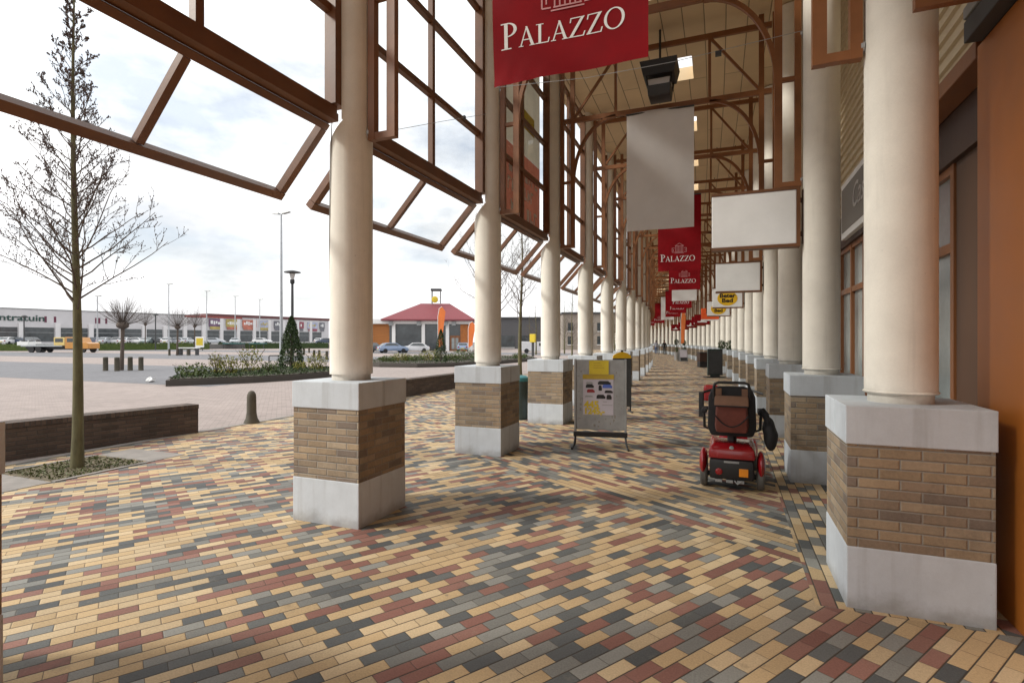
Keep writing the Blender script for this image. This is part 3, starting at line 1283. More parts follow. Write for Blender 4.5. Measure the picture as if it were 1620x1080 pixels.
def frus(b, w0, w1, z0, z1):
    return b.add([(-w0, -w0, z0), (w0, -w0, z0), (w0, w0, z0), (-w0, w0, z0), (-w1, -w1, z1), (w1, -w1, z1), (w1, w1, z1), (-w1, w1, z1)],
                 [(0, 3, 2, 1), (4, 5, 6, 7), (0, 1, 5, 4), (1, 2, 6, 5), (2, 3, 7, 6), (3, 0, 4, 7)])


frus(b, .27, .325, .35, .59)
b.build('hood', M['black'], t)
frus(MB(), .19, .21, .0, .19).build('lamp_box', M['dkgrey'], t, bevel=.01)
b = MB()
for sx in (-1, 1):
    for sy in (-1, 1):
        b.bar((sx * .20, sy * .20, .19), (sx * .22, sy * .22, .36), .025, .025)
b.build('corner_bar', M['black'], t)
frus(MB(), .185, .195, .192, .30).build('diffuser', M['whitecloth'], t)
MB().tube([(0, 0, .59), (0, 0, 1.27)], .02, 8).build('hanging_rod', M['black'], t)

for (a, z0, lab) in ((6.9, 5.05, 'thin steel wire with small grey junction box stretched across the arcade behind the red banner'),):
    t = thing('tension_wire', lab, 'wire', AR(a, -1.1, z0))
    MB().tube([(-1.9, 0, .1), (-.6, 0, .0), (.5, 0, 0), (1.9, 0, .08)], .004, 5).build('cable', M['steel'], t)
    MB().box(.97, 1.04, -.02, .02, -.03, .025).build('junction_box', M['dkgrey'], t)
t = thing('tension_wire', 'thin wire running in front of the glass screen between the two front outer columns', 'wire', (-3.2, 4.3, 3.8))
MB().tube([(.06, .1, -.16), (0, 1.4, .45), (0, 2.7, 1.05)], .003, 5).build('cable', M['steel'], t)
MB().box(-.012, .012, 2.0, 2.04, .715, .76).build('hook', M['dkgrey'], t)

# printed sheet hung outside the second screen
c0 = AR(A(2) + 1.55, 0)
t = thing('poster_sheet', 'cream and red printed sheet seen through the screen between second and third outer columns', 'poster', AR(A(2) + 1.55, -3.42, 3.7), AR_dir(A(2) + 1.55))
MB().add([(0, -1.28, 1.28), (0, 1.28, 1.28), (0, 1.28, 3.2), (0, -1.28, 3.2)], [(0, 1, 2, 3)]).build('cream_field', translucent(mat("cream_print", (.58, .54, .43), .7, .15, 1.5), .15), t)
MB().add([(0, -1.28, .02), (0, 1.28, .02), (0, 1.28, 1.279), (0, -1.28, 1.279)], [(0, 1, 2, 3)]).build('red_field', translucent(mat("faded_red_print", (.44, .15, .095), .7, .12, 2), .15), t)
b = MB()
rng = random.Random(3)
for z in (.12, .48, .80):
    y = -1.2
    while y < 1.12:
        w = rng.uniform(.10, .17)
        if rng.random() < .85:
            b.box(.001, .004, y, y + .045, z, z + .22)
            b.box(.001, .004, y + .047, y + w, z + (.0 if rng.random() < .5 else .17), z + (.05 if rng.random() < .3 else .22))
        y += w + .05
b.build('faded_print', translucent(mat("faded_white_print", (.80, .70, .62), .7, .1, 3), .1), t)
b = MB()
b.box(.001, .004, .25, .95, 1.78, 2.12)
b.build('yellow_patch', M['yellow'], t)

# ------------------------------------------------------------------ mobility scooter, seen from behind (faces +y)
S = thing('mobility_scooter', 'red mobility scooter with black seat parked on the pavers, seen from behind', 'scooter', (.05, 6.38, 0), math.radians(-1.5))


def wheel(x, y, r, w, par):
    t = MB().lathe([(r - .055, -w / 2), (r - .012, -w / 2), (r, -w / 2 + .014), (r, w / 2 - .014), (r - .012, w / 2), (r - .055, w / 2)], 26)
    rot = Matrix.Rotation(PI / 2, 3, 'Y')
    t.v = [tuple(rot @ Vector(v)) for v in t.v]
    o = t.build('wheel', M['tyre'], par, (x, y, r), smooth=True)
    h = MB().lathe([(.03, -w / 2 - .006), (r - .07, -w / 2 - .002), (r - .054, -w / 2 + .01), (r - .054, w / 2 - .01), (r - .07, w / 2 + .002), (.03, w / 2 + .006)], 20)
    h.v = [tuple(rot @ Vector(v)) for v in h.v]
    h.build('rim', M['greymetal'], o, smooth=True)
    return o


for sx in (-1, 1):
    wheel(sx * .287, 0, .15, .07, S)
    wheel(sx * .235, .98, .12, .075, S)
    for y0, zc_, rx, ry, rz2 in ((0, .265, .047, .185, .155), (.98, .25, .045, .165, .135)):
        b = MB().ell((sx * (.292 if y0 == 0 else .24), y0, zc_), rx, ry, rz2, 16, 12)
        b.v = [(x, y, max(z, .155)) for x, y, z in b.v]
        b.build('fender', M['scred'], S, smooth=True)
b = MB()                                            # red shroud over the motor
b.add([(-.235, -.16, .335), (.235, -.16, .335), (.25, .30, .335), (-.25, .30, .335), (-.225, -.15, .44), (.225, -.15, .44), (.24, .28, .45), (-.24, .28, .45),
       (-.185, -.08, .495), (.185, -.08, .495), (.20, .24, .50), (-.20, .24, .50)],
      [(0, 3, 2, 1), (0, 1, 5, 4), (1, 2, 6, 5), (2, 3, 7, 6), (3, 0, 4, 7), (4, 5, 9, 8), (5, 6, 10, 9), (6, 7, 11, 10), (7, 4, 8, 11), (8, 9, 10, 11)])
b.build('rear_shroud', M['scred'], S, bevel=.025, smooth=True)
MB().box(-.222, .222, -.185, .25, .12, .333).build('rear_bumper', M['black'], S, bevel=.03, smooth=True)
MB().box(-.20, .20, .26, .85, .13, .20).build('footboard', M['black'], S, bevel=.02)
b = MB()
b.add([(-.2, .80, .2), (.2, .80, .2), (.16, 1.08, .18), (-.16, 1.08, .18), (-.16, .84, .5), (.16, .84, .5), (.1, 1.0, .46), (-.1, 1.0, .46)],
      [(0, 3, 2, 1), (4, 5, 6, 7), (0, 1, 5, 4), (1, 2, 6, 5), (2, 3, 7, 6), (3, 0, 4, 7)])
b.build('front_shroud', M['scred'], S, bevel=.03, smooth=True)
b = MB()
for x in (-.13, -.02, .09):
    b.box(x - .035, x + .035, -.17, -.05, .085, .118)
b.tube([(.03, -.19, .12), (.06, -.20, .085), (.10, -.19, .12)], .008, 6)
b.build('undercarriage', M['greymetal'], S, bevel=.006)
b = MB()
for sx in (-1, 1):
    b.tube([(sx * .25, 0, .135), (0, 0, .15)], .03, 8)
    b.tube([(sx * .20, .98, .12), (0, .98, .15)], .03, 8)
b.build('axle', M['black'], S)
MB().lathe([(.020, 0), (.024, .004), (.022, .010), (.012, .013)], 18).build('badge', M['greymetal'], S, (0, -.128, .452)).rotation_euler = (PI / 2 - .35, 0, 0)
MB().box(-.075, .075, -.192, -.186, .302, .322).build('name_strip', M['greymetal'], S)
MB().box(.075, .165, -.196, -.186, .165, .25).build('reflector', M['amber'], S, bevel=.008)
MB().lathe([(.036, 0), (.036, .008), (.02, .014)], 16).build('tail_light', M['scred'], S, (-.125, -.186, .205)).rotation_euler = (PI / 2, 0, 0)
MB().tube([(0, .12, .48), (0, .12, .62)], .05, 12).build('seat_post', M['black'], S)
MB().box(-.225, .225, -.02, .44, .575, .665).build('seat', M['nylon'], S, bevel=.035, smooth=True)
b = MB()                                            # backrest, slightly reclined, rounded top
pr_ = [(-.21, .57), (.21, .57), (.245, .66), (.235, 1.0), (.20, 1.09), (.12, 1.115), (-.12, 1.115), (-.20, 1.09), (-.235, 1.0), (-.245, .66)]
b.prism(pr_, -.10, .02)
b.v = [(x, y - (z - .57) * .10, z) for x, y, z in b.v]
b.build('backrest', M['nylon'], S, bevel=.03, smooth=True)
b = MB()
b.tube([(-.175, -.15, .98), (-.178, -.165, 1.10), (-.165, -.17, 1.145), (-.13, -.172, 1.16), (.13, -.172, 1.16), (.165, -.17, 1.145), (.178, -.165, 1.10), (.175, -.15, .98)], .015, 10)
b.build('push_handle', M['black'], S, smooth=True)
for sx in (-1, 1):
    b = MB()
    b.tube([(sx * .23, .05, .62), (sx * .285, .05, .64), (sx * .29, .04, .80)], .015, 8)
    b.build('armrest_frame', M['black'], S, smooth=True)
    MB().box(sx * .29 - .03, sx * .29 + .03, .0, .32, .80, .845).build('armrest', M['nylon'], S, bevel=.015)
MB().tube([(0, .92, .45), (0, .80, .80), (0, .66, 1.02)], [.04, .035, .03], 10).build('tiller', M['black'], S, smooth=True)
b = MB()
b.tube([(-.33, .60, .98), (-.2, .66, 1.02), (0, .66, 1.04), (.2, .66, 1.02), (.33, .60, .98)], .014, 8)
b.build('handlebar', M['black'], S)
b = MB().box(-.34, -.16, .69, .80, .86, 1.06)
b.build('front_basket', M['scred'], S, bevel=.03)
MB().box(-.385, -.325, .54, .60, .68, .985).build('mirror', M['black'], S, bevel=.012)
# bags hung on the scooter
Bk = thing('rucksack', 'red brown rucksack with tan flap strapped to the back of the scooter seat', 'bag', (.05, 6.38, 0), math.radians(-1.5))
b = MB()
b.prism([(-.165, .63), (.165, .63), (.172, .70), (.158, .93), (-.158, .93), (-.172, .70)], -.225, -.105)
b.v = [(x * (1 - .25 * (1 if y < -.2 else 0) * (.4)), y - (z - .57) * .10, z) for x, y, z in b.v]
b.build('pouch', M['bagred'], Bk, bevel=.025, smooth=True)
b = MB()
b.prism([(-.170, .915), (.170, .915), (.165, 1.02), (-.165, 1.02)], -.255, -.108)
b.v = [(x, y - (z - .57) * .10 + (.06 if (z > 1 and y < -.2) else 0), z) for x, y, z in b.v]
b.build('flap', M['bagtan'], Bk, bevel=.02, smooth=True)
b = MB()
pts = [(-.165 + .33 * i / 14, -.252 - .012 * math.cos((i / 7 - 1) * 1.5), .70 + .12 * ((i / 7 - 1) ** 2)) for i in range(15)]
b.tube(pts, .007, 6)
b.tube([(-.16, -.29, .918), (.16, -.29, .918)], .008, 6)
b.build('piping', M['nylon'], Bk)
for sx in (-1, 1):
    MB().box(sx * .13 - .03, sx * .13 + .03, -.170, -.158, 1.02, 1.095).build('strap', M['bagtan'], Bk)
Hb = thing('shoulder_bag', 'black shoulder bag hanging from the right armrest of the scooter', 'bag', (.05, 6.38, 0), math.radians(-1.5))
b = MB()
b.ell((.385, -.02, .62), .072, .12, .17, 14, 10)
b.v = [(x + (.018 if z > .66 else 0) * -1, y, z + .02 * math.sin(y * 30)) for x, y, z in b.v]
b.build('body', M['nylon'], Hb, smooth=True)
b = MB()
b.tube([(.36, -.08, .70), (.335, -.06, .82), (.305, -.02, .862), (.29, .0, .858), (.32, .05, .80), (.36, .05, .72)], [.025, .035, .03, .022, .022, .022], 8)
b.build('strap', M['nylon'], Hb, smooth=True)

# ------------------------------------------------------------------ pavement signs
p0, p1 = gp(909, 708), gp(991, 711)
mid = (p0 + p1) / 2
ang = math.atan2((p1 - p0).y, (p1 - p0).x)
t = thing('pavement_sign', 'grey pavement sign with furniture poster and yellow note on splayed black feet', 'pavement sign', mid, ang)
b = MB().box(-.355, .355, -.02, .02, .275, 1.325)
b.build('panel', M['greymetal'], t, bevel=.008)
b = MB()
for x in (-.372, .372):
    b.box(x - .016, x + .016, -.03, .03, .18, 1.335)
b.build('side_rail', M['greymetal'], t, bevel=.005)
MB().box(-.40, .40, -.04, .04, .17, .245).build('base_bar', M['black'], t, bevel=.01)
for sx in (-1, 1):
    b = MB()
    b.tube([(sx * .37, 0, .18), (sx * .385, -.10, .06), (sx * .41, -.16, .0)], .014, 8)
    b.tube([(sx * .37, 0, .18), (sx * .38, .10, .06), (sx * .40, .16, .0)], .014, 8)
    b.tube([(sx * .40, -.17, .015), (sx * .425, -.17, .015)], .02, 8)
    b.build('leg', M['black'], t)
MB().box(-.255, .195, -.024, -.0205, .50, 1.035).build('poster', M['paper'], t)
MB().box(-.262, .202, -.027, -.021, 1.036, 1.105).build('poster_heading', M['dkyellow'], t)
MB().box(-.165, .125, -.031, -.0275, 1.108, 1.315).build('yellow_note', M['yellow'], t)
b = MB()
for i, z in enumerate((1.20, 1.235, 1.27)):
    b.box(-.10, .06 - .03 * i, -.0325, -.0315, z, z + .010)
b.build('note_writing', M['dkyellow'], t)


def sofa(b, x, z, w, h):
    b.prism([(x - w / 2, z), (x + w / 2, z), (x + w / 2, z + h * .6), (x + w * .42, z + h * .65), (x + w * .3, z + h), (x - w * .36, z + h), (x - w / 2, z + h * .6)], -.0265, -.0245)


for m, items in (('black', [(.06, .955, .19, .055), (-.155, .905, .12, .055), (.125, .83, .12, .04), (-.0, .865, .05, .08), (.01, .745, .13, .06), (.13, .735, .075, .07)]),
                 ('blue', [(.105, .905, .14, .055)]), ('dkred', [(-.14, .835, .115, .05)]), ('greymetal', [(-.165, .765, .12, .025), (-.16, .965, .10, .03)])):
    b = MB()
    for it in items:
        sofa(b, *it)
    b.build('furniture_picture', M[m], t)
link('price_lettering', text_mesh('445', .145, M['yellow'], .001, 0, .22, .006), t, (-.13, -.0262, .605))
link('price_lettering', text_mesh('1245,-', .125, M['yellow'], .001, 0, .29, .006), t, (-.09, -.0262, .515))
b = MB().box(.03, .18, -.0262, -.0246, .645, .653).box(.04, .10, -.0262, -.0246, .695, .703)
b.build('small_print', M['greymetal'], t)
b = MB()
rng = random.Random(5)
for i in range(26):
    x, z = rng.choice((rng.uniform(-.34, -.27), rng.uniform(.22, .34))), rng.uniform(.3, 1.3)
    if i > 14: x, z = rng.uniform(-.3, .3), rng.uniform(.29, .48)
    b.box(x, x + rng.uniform(.004, .03), -.0215, -.0204, z, z + rng.uniform(.006, .05))
b.build('scratch', M['slab'], t)

p = at(984, 12.2)
t = thing('pavement_sign', 'yellow topped pavement sign standing behind the grey furniture sign', 'pavement sign', p, YAW)
pts = [(-.21, 1.22), (.21, 1.22), (.20, 1.28), (.12, 1.335), (.03, 1.36), (-.03, 1.36), (-.12, 1.335), (-.20, 1.28)]
MB().prism(pts, -.02, .02).build('header', yel, t)
MB().box(-.21, .21, -.018, .018, .12, 1.219).build('panel', M['dkgrey'], t, bevel=.008)
MB().box(-.025, .025, -.015, .015, 1.361, 1.40).build('knob', M['dkgrey'], t)
for sx in (-1, 1):
    MB().bar((sx * .19, -.2, .0), (sx * .19, .2, .0 + .02), .04, .04).build('foot', M['dkgrey'], t)
    MB().bar((sx * .19, 0, .03), (sx * .19, 0, .13), .03, .03).build('leg', M['dkgrey'], t)

p = gp(1131, 598)
t = thing('notice_board', 'dark green notice board on a flat base standing in the arcade by potted trees', 'notice board', p, YAW)
MB().box(-.33, .33, -.05, .05, .10, 1.27).build('panel', M['darkgreen'], t, bevel=.015)
MB().box(-.30, .30, -.056, -.051, .16, 1.2).build('face', M['dkgrey'], t)
MB().box(-.45, .40, -.22, .22, .0, .05).build('base', M['black'], t, bevel=.01)
MB().box(-.2, .2, -.04, .04, .05, .10).build('foot', M['dkgrey'], t)

p = gp(1111.5, 582)
t = thing('litter_bin', 'dark brown square bin with black lower half beyond the notice board', 'bin', p, YAW)
MB().box(-.25, .25, -.25, .25, .02, .36).build('base', M['black'], t, bevel=.02)
MB().box(-.26, .26, -.26, .26, .362, .90).build('body', M['dkbrown'], t, bevel=.02)
MB().box(-.28, .28, -.28, .28, .902, .95).build('lid', M['dkgrey'], t, bevel=.015)


def leaf_ball(b, c, rx, rz, n, size, rng):
    for i in range(n):
        v = Vector((rng.gauss(0, 1), rng.gauss(0, 1), rng.gauss(0, 1))).normalized() * rng.uniform(.55, 1.05)
        b.leaf((c[0] + v.x * rx, c[1] + v.y * rx, c[2] + v.z * rz), size, rng)


for i, (px, Z, h, lab) in enumerate(((1142, 27.5, 1.62, 'potted clipped tree behind the dark green notice board'), (1154.5, 24.3, 1.6, 'potted clipped tree in grey pot to the right of the notice board'),
                                     (1070, 46, 1.75, 'potted bush left of the tall orange flag'), (1082, 46, 1.7, 'potted bush right of the tall orange flag'))):
    rng = random.Random(20 + i)
    t = thing('potted_tree', lab, 'potted plant', at(px, Z), 0, 'potted trees in the arcade')
    MB().lathe([(.13, 0), (.16, .05), (.19, .68), (.20, .70), (.17, .70), (.165, .62)], 18).build('pot', M['steel'], t, smooth=True)
    MB().tube([(0, 0, .6), (.02, .01, 1.0), (0, 0, h - .15)], .02, 6).build('trunk', M['twig'], t)
    b = MB()
    leaf_ball(b, (0, 0, h - .2), .20, .26, 420, .07, rng)
    leaf_ball(b, (.04, 0, .92), .16, .22, 220, .07, rng)
    b.build('crown', M['leafdk'], t, fix=False)

t = thing('beach_flag', 'tall narrow orange flag standing far down the arcade', 'flag', at(1077, 44))
MB().tube([(0, 0, 0), (0, 0, 3.3), (.08, 0, 4.05), (.2, 0, 4.22)], .02, 6).build('pole', M['white'], t)
b = MB().prism([(.01, 1.4), (.26, 1.5), (.40, 3.6), (.26, 4.2), (.09, 4.05), (.02, 3.3)], -.006, .006)
b.build('cloth', M['orangecloth'], t)
MB().lathe([(.3, 0), (.3, .03), (.04, .08)], 14).build('base', M['dkgrey'], t)
t = thing('pavement_sign', 'small white and grey folding board below the tall orange flag', 'pavement sign', gp(1080.5, 573), YAW)
b = MB()
b.bar((0, -.22, .02), (0, -.02, .98), .66, .03, (0, 1, 0))
b.bar((0, .22, .02), (0, .02, .98), .66, .03, (0, 1, 0))
b.build('frame', M['greymetal'], t)
MB().bar((0, -.2, .35), (0, -.055, .93), .56, .01, (0, 1, 0)).build('poster', M['paper'], t).location = (0, -.02, 0)
MB().bar((0, -.215, .10), (0, -.175, .32), .50, .012, (0, 1, 0)).build('lower_print', M['dkgrey'], t).location = (0, -.02, 0)


# ------------------------------------------------------------------ people far down the arcade
def person(lab, loc, rz, top, legs, hair, lean=0, arms='push'):
    t = thing('person', lab, 'person', loc, rz)
    me = bpy.data.meshes.new('body')
    V, E, Rr = [], [], []

    def v(p, r, par=None):
        V.append(p); Rr.append(r)
        if par is not None: E.append((par, len(V) - 1))
        return len(V) - 1
    pel = v((0, 0, .93), .135)
    wa = v((0, .01, 1.10), .125, pel)
    ch = v((0, .0, 1.32), .145, wa)
    ne = v((0, .01, 1.47), .06, ch)
    hd = v((0, .03, 1.56), .085, ne)
    v((0, .03, 1.66), .09, hd)
    v((0, .13, 1.575), .018, hd)
    for s in (-1, 1):
        hp = v((s * .09, 0, .86), .095, pel)
        kn = v((s * .10, .03 + s * .10, .49), .062, hp)
        an = v((s * .10, -.02 + s * .14, .09), .042, kn)
        v((s * .11, .12 + s * .14, .035), .038, an)
        sh = v((s * .18, 0, 1.39), .065, ch)
        if arms == 'push':
            el = v((s * .22, .06, 1.13), .045, sh)
            wr = v((s * .20, .30, 1.06), .032, el)
            hn = v((s * .20, .38, 1.05), .034, wr)
            for f in range(4):
                k1 = v((s * .20 + (f - 1.5) * .02, .43, 1.055), .009, hn)
                v((s * .20 + (f - 1.5) * .02, .445, 1.02 - (f % 2) * .005), .008, k1)
            v((s * .20 - s * .04, .40, 1.03), .010, hn)
        else:
            el = v((s * .24, -.02, 1.12), .045, sh)
            wr = v((s * .25, .04, .88), .032, el)
            hn = v((s * .25, .06, .81), .034, wr)
            for f in range(4):
                k1 = v((s * .25, .03 + f * .02, .75), .009, hn)
                v((s * .245, .035 + f * .02, .71 + (f == 3) * .015), .008, k1)
            v((s * .23, .10, .77), .010, hn)
    me.from_pydata(V, E, [])
    o = link('body', me, t)
    md = o.modifiers.new('skin', 'SKIN')
    for i, r in enumerate(Rr):
        me.skin_vertices[0].data[i].radius = (r, r)
    me.skin_vertices[0].data[0].use_root = True
    o.modifiers.new('sub', 'SUBSURF').levels = 1
    dg = bpy.context.evaluated_depsgraph_get()
    dg.update()
    m2 = bpy.data.meshes.new_from_object(o.evaluated_get(dg))
    o.modifiers.clear()
    o.data = m2
    m2.name = 'body'
    m2.materials.clear()
    for m in (M['skin'], top, legs, M['black']):
        m2.materials.append(m)
    for f in m2.polygons:
        f.use_smooth = True
        c = f.center
        f.material_index = 3 if c.z < .10 else 2 if (c.z < .92 and abs(c.x) < .23 and not (arms != 'push' and abs(c.x) > .2)) else 0 if (c.z > 1.46 or c.z < .86 or (arms == 'push' and c.y > .31)) else 1
    b = MB().ell((0, .0, 1.655), .105, .115, .10, 12, 8)
    b.ell((0, -.05, 1.58), .095, .06, .10, 10, 6)
    b.build('hair', hair, t, smooth=True)
    return t


cloth_pale = mat("pale_grey_coat", (.42, .43, .48), .85, .1, 6)
person('person in pale coat and blue trousers walking in the far arcade, left one of two', at(1038, 68), YAW - .2, cloth_pale, M['denim'], mat("grey_hair", (.12, .10, .09), .8, .2, 9), arms='push')
person('person in dark clothes walking in the far arcade, right one of two', at(1051, 65), YAW + PI, M['black'], M['dkgrey'], mat("brown_hair", (.05, .03, .02), .8, .2, 9), arms='down')
t = thing('shopping_trolley', 'pale wire shopping trolley pushed by the person in the pale coat', 'trolley', at(1039.5, 68.55), YAW - .2)
b = MB()
b.add([(-.22, -.1, .5), (.22, -.1, .5), (.2, .55, .55), (-.2, .55, .55), (-.26, -.15, .95), (.26, -.15, .95), (.24, .62, .9), (-.24, .62, .9)], [(0, 1, 5, 4), (1, 2, 6, 5), (2, 3, 7, 6), (3, 0, 4, 7), (0, 3, 2, 1)])
b.build('basket', M['steel'], t)
b = MB()
for sx in (-1, 1):
    b.bar((sx * .22, -.1, .14), (sx * .22, -.1, .5), .03, .03)
    b.bar((sx * .22, -.1, .14), (sx * .2, .55, .14), .03, .03)
b.tube([(-.27, -.2, 1.02), (.27, -.2, 1.02)], .018, 8)
b.build('frame', M['steel'], t)
b = MB()
for sx in (-1, 1):
    for y in (-.08, .5):
        b.tube([(sx * .22 - .015, y, .06), (sx * .22 + .015, y, .06)], .06, 10)
b.build('castor', M['black'], t)

# ------------------------------------------------------------------ litter bin by the third outer column
t = thing('litter_bin', 'slim dark green bin with teal lid between the second and third outer columns', 'bin', at(824, 11.1))
MB().lathe([(.12, 0), (.14, .02), (.15, .76), (.15, .78)], 20).build('body', M['darkgreen'], t, smooth=True)
MB().lathe([(.165, .781), (.175, .80), (.17, .86), (.10, .90), (.02, .905)], 20).build('lid', M['teal'], t, smooth=True)


# ------------------------------------------------------------------ low brick walls, bollards
def low_wall(p, q, lab, w=.34, h=.50):
    p, q = Vector((*p, 0)), Vector((*q, 0))
    Ln = (q - p).length
    an = math.atan2((q - p).y, (q - p).x)
    t = thing('low_wall', lab, 'wall', p, an)
    me = MB().box(0, Ln, -w / 2, w / 2, -.06, h - .075).mesh('brick_face', M['wallbrick'])
    uv_box(me)
    link('brick_face', me, t)
    me = MB().box(-.006, Ln + .006, -w / 2 - .008, w / 2 + .008, h - .073, h).mesh('rollock_course', M['wallbrick'])
    set_uv(me, lambda co, nn: (co.z * 1.0 + .01, co.x) if abs(nn.z) < .5 else (co.y + .2, co.x))
    link('rollock_course', me, t)
    return t


low_wall((-8.76, 6.72), (-9.32, 3.2), 'low dark brick wall behind the near tree at the left edge')
low_wall((-8.78, 17.3), (-8.72, 10.6), 'low dark brick wall seen between the front and second outer columns')
iron = mat("weathered_dark_bollard", (.075, .065, .045), .75, .3, 7, .15)


def bollard():
    t = thing('bollard', '-', 'bollard')
    MB().lathe([(.15, -.02), (.145, .02), (.108, .10), (.09, .20), (.085, .50), (.08, .56), (.06, .605), (.035, .63), (.004, .638)], 20).build('shaft', iron, t, smooth=True)
    return t


bo = bollard()
bo.location = gp(398, 670)
tag(bo, 'single dark domed bollard at the pavement edge left of the front column', 'bollard', 'domed bollards along the pavement edge')
for a, lab in ((9.3, 'dark domed bollard hidden behind the front column pier'),):
    dup(bo, lab, (-8.68, a, 0))


def post_bollard():
    t = thing('timber_bollard', '-', 'bollard')
    MB().lathe([(.13, -.02), (.125, .05), (.12, .68), (.125, .69), (.11, .74), (.004, .75)], 14).build('shaft', iron, t, smooth=True)
    return t


pb = post_bollard()
n_ = 0
for grp, items in (('bollards round the pollarded tree', [(167, 587), (185, 587.5), (206, 586.5), (223, 586.5)]), ('bollards round the second small tree', [(268, 563), (282, 562.5), (298, 563)]),
                   ('bollards beside the clipped cone', [(481, 562), (489, 559), (497, 566), (505, 566), (517, 569)])):
    for i, (px, py) in enumerate(items):
        c = pb if n_ == 0 else copy_tree(pb)
        n_ += 1
        c.location = gp(px, py)
        wd = ['leftmost', 'second from left', 'third from left', 'fourth from left', 'rightmost'][i]
        tag(c, wd + ' of the dark ' + grp, 'bollard', grp)


# ------------------------------------------------------------------ bare trees
def bare_tree(name, lab, loc, H, z0, rad, seed, nb=44, tw=.085, buds=True, twigs=3, group=None):
    rng = random.Random(seed)
    t = thing(name, lab, 'tree', loc, 0, group)
    tp = []
    n = 14
    for i in range(n + 1):
        f = i / n
        tp.append(Vector((.10 * math.sin(f * 5 + seed) * f, .10 * math.cos(f * 4 + seed * 2) * f, H * f - .03)))
    tr = [tw * (1 - .93 * (i / n) ** .9) + (.012 if i == 0 else 0) + .003 for i in range(n + 1)]
    MB().tube(tp, tr, 10).build('trunk', M['bark'], t, smooth=True)

    def on(z):
        f = max(0, min(.999, z / H)) * n
        i = int(f)
        return tp[i].lerp(tp[i + 1], f - i), tr[i] + (tr[i + 1] - tr[i]) * (f - i)
    b, bd = MB(), MB()

    def bud(p, s):
        bd.ell(p, s * .8, s * .8, s * 1.15, 4, 2)

    def branch(p, d, L, r, lev):
        k = 5 if lev < 2 else 3
        pts, rs = [p], [r]
        q = p.copy()
        dd = d.copy()
        for i in range(k):
            dd = (dd + Vector((rng.gauss(0, .13), rng.gauss(0, .13), .10 + rng.gauss(0, .10)))).normalized()
            q = q + dd * L / k
            pts.append(q.copy())
            rs.append(r * (1 - .72 * (i + 1) / k))
        b.tube(pts, rs, 5 if lev == 0 else 3, cap=False)
        if lev < 2:
            m = (7 if lev == 0 else twigs)
            for j in range(m):
                f = rng.uniform(.25, 1.0) * k
                i = min(k - 1, int(f))
                pp = pts[i].lerp(pts[i + 1], f - i)
                ax = (pts[i + 1] - pts[i]).normalized()
                side = ax.orthogonal().normalized()
                side.rotate(Matrix.Rotation(rng.random() * 6.28, 3, ax))
                nd = (ax * rng.uniform(.5, 1.0) + side * rng.uniform(.5, .9) + Vector((0, 0, .15))).normalized()
                branch(pp, nd, L * rng.uniform(.22, .42) * (1.15 - .4 * f / k), max(.0036, rs[i] * .5), lev + 1)
        if buds and lev >= 1:
            for pp in pts[1:]:
                if rng.random() < .62:
                    bud(pp + Vector((rng.gauss(0, .004), rng.gauss(0, .004), rng.gauss(0, .004))), rng.uniform(.006, .0115))
    for i in range(nb):
        f = (i + rng.random()) / nb
        z = z0 + (H - .3 - z0) * f
        p, r = on(z)
        az = i * 2.4 + rng.gauss(0, .4)
        el = math.radians(rng.uniform(22, 42) + 22 * f)
        L = rad * (1.05 * (1 - f) ** 1.45 + .17) * rng.uniform(.75, 1.15)
        branch(p, Vector((math.cos(az) * math.cos(el), math.sin(az) * math.cos(el), math.sin(el))), L, max(.0045, r * .27), 0)
    cr_ = b.build('crown', M['twig'], t, fix=False)
    if buds:
        bd.build('buds', mat("dark_red_bud", (.085, .05, .045), .8, .3, 20) if 'dark_red_bud' not in bpy.data.materials else bpy.data.materials['dark_red_bud'], t, fix=False)
    return t


bare_tree('bare_tree', 'slender bare tree with mossy trunk standing in a moss square at the left', (-7.67, 4.29, 0), 6.15, 2.0, 1.12, 3, 84, .066, True, 5)
bare_tree('bare_tree', 'bare tree half hidden behind the second outer column', (-7.6, 17.2, 0), 7.6, 2.3, 2.1, 8, 40, .09, True, 3)
bare_tree('bare_tree', 'bare tree seen between the second and third outer columns', at(823, 21.5), 7.0, 2.2, 1.75, 11, 40, .09, True, 3)
g = MB()
rng = random.Random(4)
for i in range(1500):
    x, y = rng.uniform(-.50, .50), rng.uniform(-.52, .52)
    if x * x + y * y < .01 or rng.random() < .25 * (abs(x) + abs(y)): continue
    g.leaf((x, y, rng.uniform(.003, .02)), rng.uniform(.02, .045), rng)
tag(g.build('moss', M['moss'], None, (-7.67, 4.29, 0), fix=False), kind='stuff')
g = MB()
g.box(-.53, .53, -.55, .55, -.03, .003)
tag(g.build('soil_patch', mat('tree_pit_soil', (.13, .105, .065), .9, .4, 9, .3), None, (-7.67, 4.29, 0)), kind='structure')
g = MB()
for y0, y1 in ((-1.05, -.57), (.57, 1.05)):
    g.box(-.55, .55, y0, y1, -.03, .006)
tag(g.build('path', M['slab'], None, (-7.67, 4.29, 0)), kind='structure')
g = MB()
for (dx, dy, ww, hh) in ((-.55, 0, .06, 1.1), (.55, 0, .06, 1.1)):
    g.box(dx - .03, dx + .03, -.55, .55, -.03, .012)
tag(g.build('kerb', M['slab'], None, (-7.67, 4.29, 0)), kind='structure')


